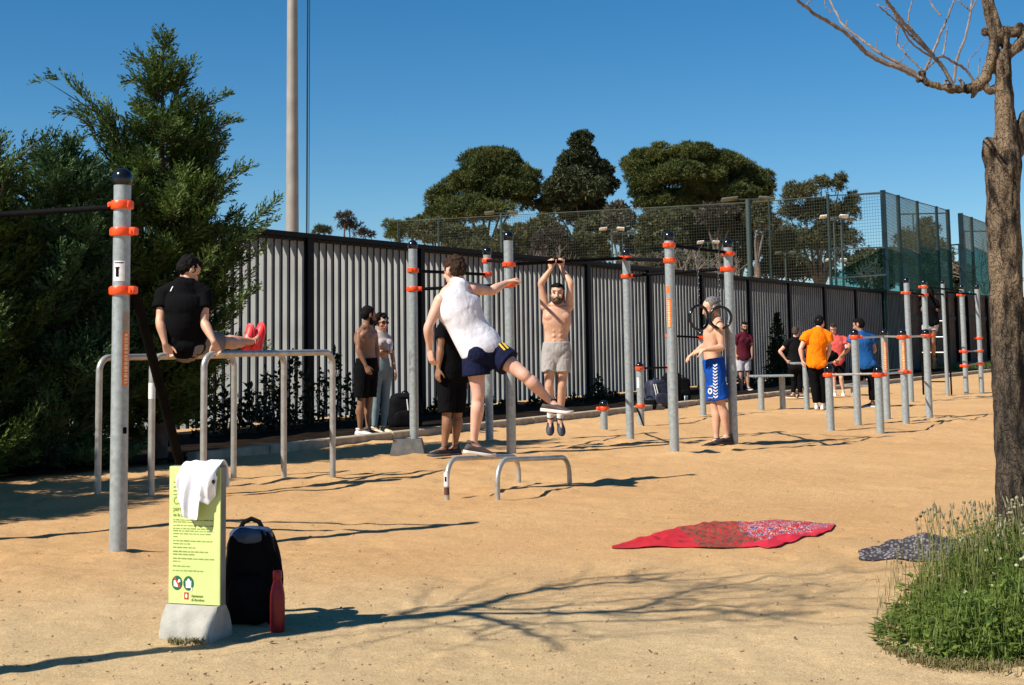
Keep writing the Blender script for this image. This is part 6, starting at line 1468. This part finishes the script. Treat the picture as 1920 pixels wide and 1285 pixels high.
th, J = person(V3((hbc.x, hbc.y, 0)), 'bare-chested bearded man in light grey shorts hanging from the high black bar', J, .98, (-.10, -1, .02), skin_='sk_tan', hair='hair_black', hairstyle='short', beard='hair_brown', curl=(.95, .95), palm=(V3((0, -1, .1)), V3((0, -1, .1))), hdir=(V3((.0, .1, 1)), V3((.0, .1, 1))), tside=(-1, 1),
    pants=dict(m='c_grey', len=.62, g=.014, flare=.022, rise=.30), shoes='s_navy', sole='s_navy', footdir=(V3((.12, -.75, -.85)), V3((-.05, -.75, -.85))), feet_up=(V3((0, -.6, .6)), V3((0, -.6, .6))), build=.96, muscle=1, socks='s_white')
# --- man in blue shorts
Yb = G(1342, 836).y
J = mkJ(Yb, dict(head=(1334, 578, -.02), neck=(1344, 600, 0), sl=(1350, 614, -.17), sr=(1336, 614, .17), chest=(1338, 625), waist=(1335, 660), hl=(1339, 694, -.09), hr=(1340, 694, .09),
    el=(1353, 652, -.20), wl=(1322, 656, -.24), er=(1322, 648, .16), wr=(1303, 661, .06), kl=(1352, 757, -.09), kr=(1340, 760, .07), al=(1364, 818, -.04), ar=(1344, 825, .04)))
th, J = person(V3((PL(1345, 836, Yb).x, Yb, 0)), 'grey-haired bare-chested man in royal blue shorts standing side-on by the gym rings', J, .99, (-.93, -.20, -.30), skin_='sk_tan', hair='hair_grey', hairstyle='crop', beard='hair_grey', curl=(.5, .35), palm=(V3((0, .6, -.6)), V3((.3, 0, -1))), hdir=(V3((-1, .15, -.1)), V3((-1, -.2, -.65))), tside=(1, -1),
    pants=dict(m='c_blue', len=.88, g=.018, flare=.03, rise=.32), shoes='s_black', sole='s_black', footdir=(V3((-1, -.35, 0)), V3((-1, -.45, 0))), build=.98)
po = J['_pants']; bv = bvh_of(po); qs = []
for i in range(11):
    y = 684+i*5.9; x = 1340.5+i*.15
    qs += [[(x-4.0, y-1.5), (x, y+1.6), (x, y+4.2), (x-4.0, y+1.2)], [(x, y+1.6), (x+4.0, y-1.5), (x+4.0, y+1.2), (x, y+4.2)]]
decal('white_chevrons', qs, po, M['s_white'], .006, po, 3, bv)
qs = [[(1328, 723.5), (1337, 723.5), (1337, 725), (1328, 725)], [(1328, 745), (1337, 745), (1337, 747.5), (1328, 747.5)]]
for i in range(10):
    a = 2*math.pi*i/10; bn = 2*math.pi*(i+1)/10; c_ = (1332, 733.5); qs.append([(c_[0]+4.4*math.cos(a), c_[1]+6*math.sin(a)), (c_[0]+4.4*math.cos(bn), c_[1]+6*math.sin(bn)), (c_[0]+1.8*math.cos(bn), c_[1]+3*math.sin(bn)), (c_[0]+1.8*math.cos(a), c_[1]+3*math.sin(a))])
decal('white_print', qs, po, M['s_white'], .006, po, 2, bv)
# --- man in black behind the kicker
Yq = G(840, 858).y
J = mkJ(Yq, dict(head=(846, 577, 0), neck=(846, 601, 0), sl=(832, 616, -.12), sr=(862, 616, .1), chest=(846, 630), waist=(845, 664), hl=(836, 699, -.05), hr=(858, 699, .05),
    el=(826, 652, -.14), wl=(822, 690, -.18), er=(868, 655, .1), wr=(866, 695, .05), kl=(838, 775, -.08), kr=(858, 775, .05), al=(833, 840, -.08), ar=(853, 838, .05)))
person(V3((PL(843, 858, Yq).x, Yq, 0)), 'man in black shirt and black knee-length shorts standing mostly hidden behind the kicking man', J, 1.0, (-.75, -.5, 0), skin_='sk_brown', hair='hair_black', shirt=dict(m='c_black', sleeve=.5), pants=dict(m='c_black', len=.98, g=.018, flare=.02), shoes='s_black', sole='s_grey', footdir=(V3((-1, -.55, 0)), V3((-1, -.6, 0))), voxel=.0075)
# --- couple
Yl = G(680, 821).y
J = mkJ(Yl, dict(head=(691, 592, 0), neck=(687, 612, 0), sl=(700, 624, .16), sr=(674, 624, -.10), chest=(684, 635), waist=(687, 662), hl=(695, 690, .07), hr=(680, 690, -.07),
    er=(672, 656, -.17), wr=(686, 686, -.18), el=(706, 655, .17), wl=(708, 684, .12), kr=(677, 755, -.08), kl=(692, 753, .07), ar=(675, 806, -.06), al=(690, 805, .08)))
person(V3((PL(682, 821, Yl).x, Yl, 0)), 'shirtless brown-skinned man in black shorts and white trainers facing the curly-haired woman', J, .97, (.80, .45, -.22), skin_='sk_brown', hair='hair_black', hairstyle='crop', beard='hair_black', curl=(.4, .5), shoes=('s_grey', 's_white'), pants=dict(m='c_black', len=.86, g=.016, flare=.03), footdir=(V3((1, .2, 0)), V3((1, -.25, 0))), build=1.02, voxel=.0075)
decalp = None
Yw = Yl+.45
J = mkJ(Yw, dict(head=(716, 606, 0), neck=(713, 624, 0), sr=(704, 635, -.05), sl=(727, 635, .07), chest=(716, 644), waist=(715, 668), hr=(706, 694, -.04), hl=(724, 694, .05),
    er=(708, 660, -.14), wr=(726, 660, -.16), el=(735, 664, .04), wl=(741, 695, -.02), kr=(705, 751, -.05), kl=(723, 751, .05), ar=(702, 803, -.02), al=(719, 802, .06)))
wth, J = person(V3((PL(712, 818, Yw).x, Yw, 0)), 'curly-haired woman in sunglasses, short grey top and grey-blue leggings holding a can', J, .93, (.60, -.78, -.10), skin_='sk_olive', hair='hair_black', hairstyle='curly', female=True, build=.88, curl=(.3, .8), palm=(None, V3((.3, -.6, .1))), hdir=(None, V3((1, -.2, .15))), shirt=dict(m='c_dusty', sleeve=.25, hem=.50, crop=True, g=.010, wr=.004), pants=dict(m='c_legging', len=1.93, g=.004, flare=.0, rise=.36, wr=.002), shoes='s_cream', footdir=(V3((.8, -.6, 0)), V3((.75, -.65, 0))), glasses=True, voxel=.0075)
c = PL(732, 655, Yw-.20); mb = MB(); mb.lathe(c-Zv*.05, [(.026, 0), (.032, .008), (.032, .105), (.027, .118)], 18); tag(mb.build('drink_can', mat('pale_can', (.55, .55, .57), .25, .5), None), 'small pale drink can in the hand of the curly-haired woman', 'can')
# --- seated man
Ys = G(283, 933).y+.55
s0 = (a2+b2)/2
def on_rail(a, b, px, yt):
    lo, hi = 0, 1; z = zat(a, yt)
    for _ in range(40):
        m_ = (lo+hi)/2
        if proj(up(a.lerp(b, m_), 1.15))[0] < px: lo = m_
        else: hi = m_
    return a.lerp(b, lo)
zr = zat(a2, 662); h1 = on_rail(a2, b2, 312, 662); h2 = on_rail(a3, b3, 402, 660); h1.z = zr; h2.z = zat(a3, 658)
Yr = (h1.y+h2.y)/2+.12
J = mkJ(Yr, dict(head=(353, 508, .03), neck=(350, 533, .0), sl=(307, 553, -.02), sr=(381, 553, .02), chest=(345, 575, -.02), waist=(344, 612, -.03), hl=(333, 641, .03), hr=(363, 641, .05),
    el=(300, 603, -.10), er=(383, 605, -.06), kl=(418, 640, .36), kr=(424, 643, .26), al=(477, 641, .60), ar=(459, 645, .54)))
J['wl'] = h1+V3((-.005, -.03, .075)); J['wr'] = h2+V3((.0, -.03, .075))
th, J = person(V3((J['hl'].x, Yr, 0)), 'man in black T-shirt and bright red shoes seated on the dip rails', J, .98, (.62, .45, -.55), skin_='sk_tan', hair='hair_black', curl=(.75, .75), hdir=(V3((.15, .25, -.55)), V3((.15, .25, -.55))), palm=(V3((.3, .3, -1)), V3((.3, .3, -1))), tside=(-1, 1),
    shirt=dict(m='c_black', sleeve=.52, g=.020, hem=.0, flare=.015, seat=True), pants=dict(m='c_taupe', len=.85, g=.016, flare=.015, rise=.25), shoes='s_red', sole='s_red', footdir=(V3((.10, .25, 1)), V3((.0, .25, 1))), feet_up=(V3((-.5, -1, .2)), V3((-.5, -1, .2))))
bvs = bvh_of(J['_shirt']); decal('shirt_mark', [[(323, 538), (325, 537), (321, 546), (319, 547)]], J['_shirt'], M['s_white'], .004, J['_shirt'], 2, bvs)
# --- the group at the benches
VX = .009
Y1 = G(1395, 735).y
J = mkJ(Y1, dict(head=(1396, 613, 0), neck=(1394, 625), sl=(1406, 633, .05), sr=(1382, 633, -.05), chest=(1394, 641), waist=(1393, 656), hl=(1400, 672), hr=(1387, 672), el=(1409, 649), er=(1379, 649), wl=(1410, 665, -.05), wr=(1380, 664, -.06), kl=(1402, 701, 0), kr=(1389, 702, -.03), al=(1403, 726), ar=(1390, 730)))
person(V3((PL(1395, 735, Y1).x, Y1, 0)), 'bearded man in maroon T-shirt and pale grey shorts standing by the fence', J, .86, (.1, -1, -.25), skin_='sk_olive', hair='hair_black', beard='hair_black', shirt=dict(m='c_maroon', sleeve=.6, g=.02), pants=dict(m='c_ltgrey', len=.8, g=.02, flare=.02), shoes='s_grey', voxel=VX, footdir=(V3((.5, -1, 0)), V3((.2, -1, 0))))
Y2 = G(1492, 748).y
J = mkJ(Y2, dict(head=(1492, 623, 0), neck=(1491, 636), sl=(1478, 643, -.02), sr=(1505, 643, .04), chest=(1491, 653), waist=(1492, 672), hl=(1485, 688), hr=(1498, 688), el=(1462, 659, -.05), wl=(1474, 675, -.05), er=(1514, 662, .1), wr=(1506, 676, .1), kl=(1489, 715, .05), kr=(1500, 714, .02), al=(1487, 740, .0), ar=(1500, 740, .05)))
person(V3((PL(1492, 748, Y2).x, Y2, 0)), 'man in black T-shirt, hands on hips, left of the man in orange', J, .82, (.35, .9, -.1), skin_='sk_fair', hair='hair_brown', shirt=dict(m='c_dark', sleeve=.5, g=.02), pants=dict(m='c_black', len=1.85, g=.012, flare=0), shoes='s_brown', sole='s_cream', voxel=VX, footdir=(V3((-.9, .3, 0)), V3((.9, -.2, 0))), eyes=False)
Y3 = G(1540, 768).y
J = mkJ(Y3, dict(head=(1537, 606, .06), neck=(1534, 621, .02), sl=(1512, 630, -.02), sr=(1553, 630, .02), chest=(1532, 641), waist=(1530, 663), hl=(1521, 684), hr=(1541, 684), el=(1501, 655, -.05), wl=(1504, 675, -.06), er=(1555, 655, .03), wr=(1549, 677, .08), kl=(1528, 725, -.02), kr=(1543, 724, .02), al=(1531, 758), ar=(1543, 759, .02)))
J['front'] = V3((.3, 1, 0))
person(V3((PL(1537, 768, Y3).x, Y3, 0)), 'man in bright orange T-shirt and black trousers seen from behind leaning on the taller bench', J, .93, (.55, .8, -.25), skin_='sk_fair', hair='hair_black', shirt=dict(m='c_orange', sleeve=.42, g=.028, hem=.04, flare=.02, wr=.011), pants=dict(m='c_black', len=1.9, g=.012, flare=.01), shoes='s_white', voxel=VX, footdir=(V3((.3, .9, 0)), V3((.5, .8, 0))), eyes=False)
Y4 = G(1581, 742).y
J = mkJ(Y4, dict(head=(1562, 616, -.05), neck=(1564, 629), sl=(1584, 637, .0), sr=(1554, 637, 0), chest=(1569, 648), waist=(1570, 665), hl=(1577, 680), hr=(1563, 680), el=(1588, 655, -.1), wl=(1576, 670, -.3), er=(1551, 657, -.1), wr=(1560, 672, -.28), kl=(1577, 708, -.05), kr=(1563, 708, 0), al=(1581, 733), ar=(1565, 733)))
person(V3((PL(1575, 742, Y4).x, Y4, 0)), 'man in salmon T-shirt and black shorts between the men in orange and blue', J, .82, (-.25, -.85, -.6), skin_='sk_fair', hair='hair_ltbrown', shirt=dict(m='c_salmon', sleeve=.5, g=.022, hem=.0, flare=.01), pants=dict(m='c_black', len=.8, g=.02, flare=.02), shoes='s_white', voxel=VX)
Y5 = G(1634, 765).y+.2
J = mkJ(Y5, dict(head=(1610, 610, 0), neck=(1613, 625), sl=(1598, 634, -.04), sr=(1634, 634, .06), chest=(1617, 643), waist=(1620, 662), hl=(1614, 684), hr=(1633, 684), el=(1590, 655, -.05), wl=(1576, 669, .1), er=(1640, 657, .1), wr=(1622, 672, .1), kl=(1600, 698, .28), kr=(1636, 725, .0), al=(1618, 712, .42), ar=(1636, 755)))
person(V3((PL(1634, 765, Y5).x, Y5, 0)), 'man in bright blue T-shirt and dark trousers behind the orange-clamped posts', J, .92, (-.75, .45, -.25), skin_='sk_olive', hair='hair_black', hairstyle='quiff', shirt=dict(m='c_sky', sleeve=.45, g=.022, hem=.0, flare=.02, wr=.011), pants=dict(m='c_black', len=1.85, g=.016, flare=.005), shoes=('s_white', 's_black'), sole='s_white', voxel=VX, footdir=(V3((.9, -.1, .35)), V3((-.6, .5, 0))), eyes=False)
# --- climber on the far frame
l9m = T_['8'].lerp(T_['9'], .32); Y6 = l9m.y-.12; zb = zat(l9m, 552)
J = mkJ(Y6, dict(head=(1745, 566, .12), neck=(1744, 576), sl=(1737, 582), sr=(1752, 582), chest=(1744, 590), waist=(1744, 601), hl=(1739, 613), hr=(1749, 613), el=(1734, 568), wl=(1738, 556, .08), er=(1755, 568), wr=(1752, 556, .08), kl=(1739, 638, -.1), kr=(1749, 640, -.05), al=(1741, 664, .12), ar=(1751, 665, .14)))
J = mkJ(Y6, dict(head=(1744, 553, .02), neck=(1743, 562), sl=(1733, 568), sr=(1753, 568), chest=(1743, 577), waist=(1743, 592), hl=(1738, 606), hr=(1749, 606), el=(1730, 583, -.1), wl=(1735, 562, .1), er=(1756, 583, -.1), wr=(1752, 562, .1), kl=(1738, 640, -.1), kr=(1749, 642, -.05), al=(1741, 672, .1), ar=(1751, 673, .12)))
person(V3((PL(1744, 700, Y6).x, Y6, 0)), 'man in black shirt and light shorts pulling himself up beside the ladder', J, .92, (.1, 1, .1), skin_='sk_brown', hair='hair_black', shirt=dict(m='c_black', sleeve=.6, g=.03, hem=.0, flare=.02), pants=dict(m='c_ltgrey', len=.4, g=.02, flare=.01), shoes='s_black', sole='s_black', voxel=VX, curl=(1, 1), hdir=(Zv, Zv), palm=(V3((0, 1, 0)), V3((0, 1, 0))), eyes=False, footdir=(V3((0, .5, -1)), V3((0, .5, -1))), feet_up=(V3((0, 1, .5)), V3((0, 1, .5))))
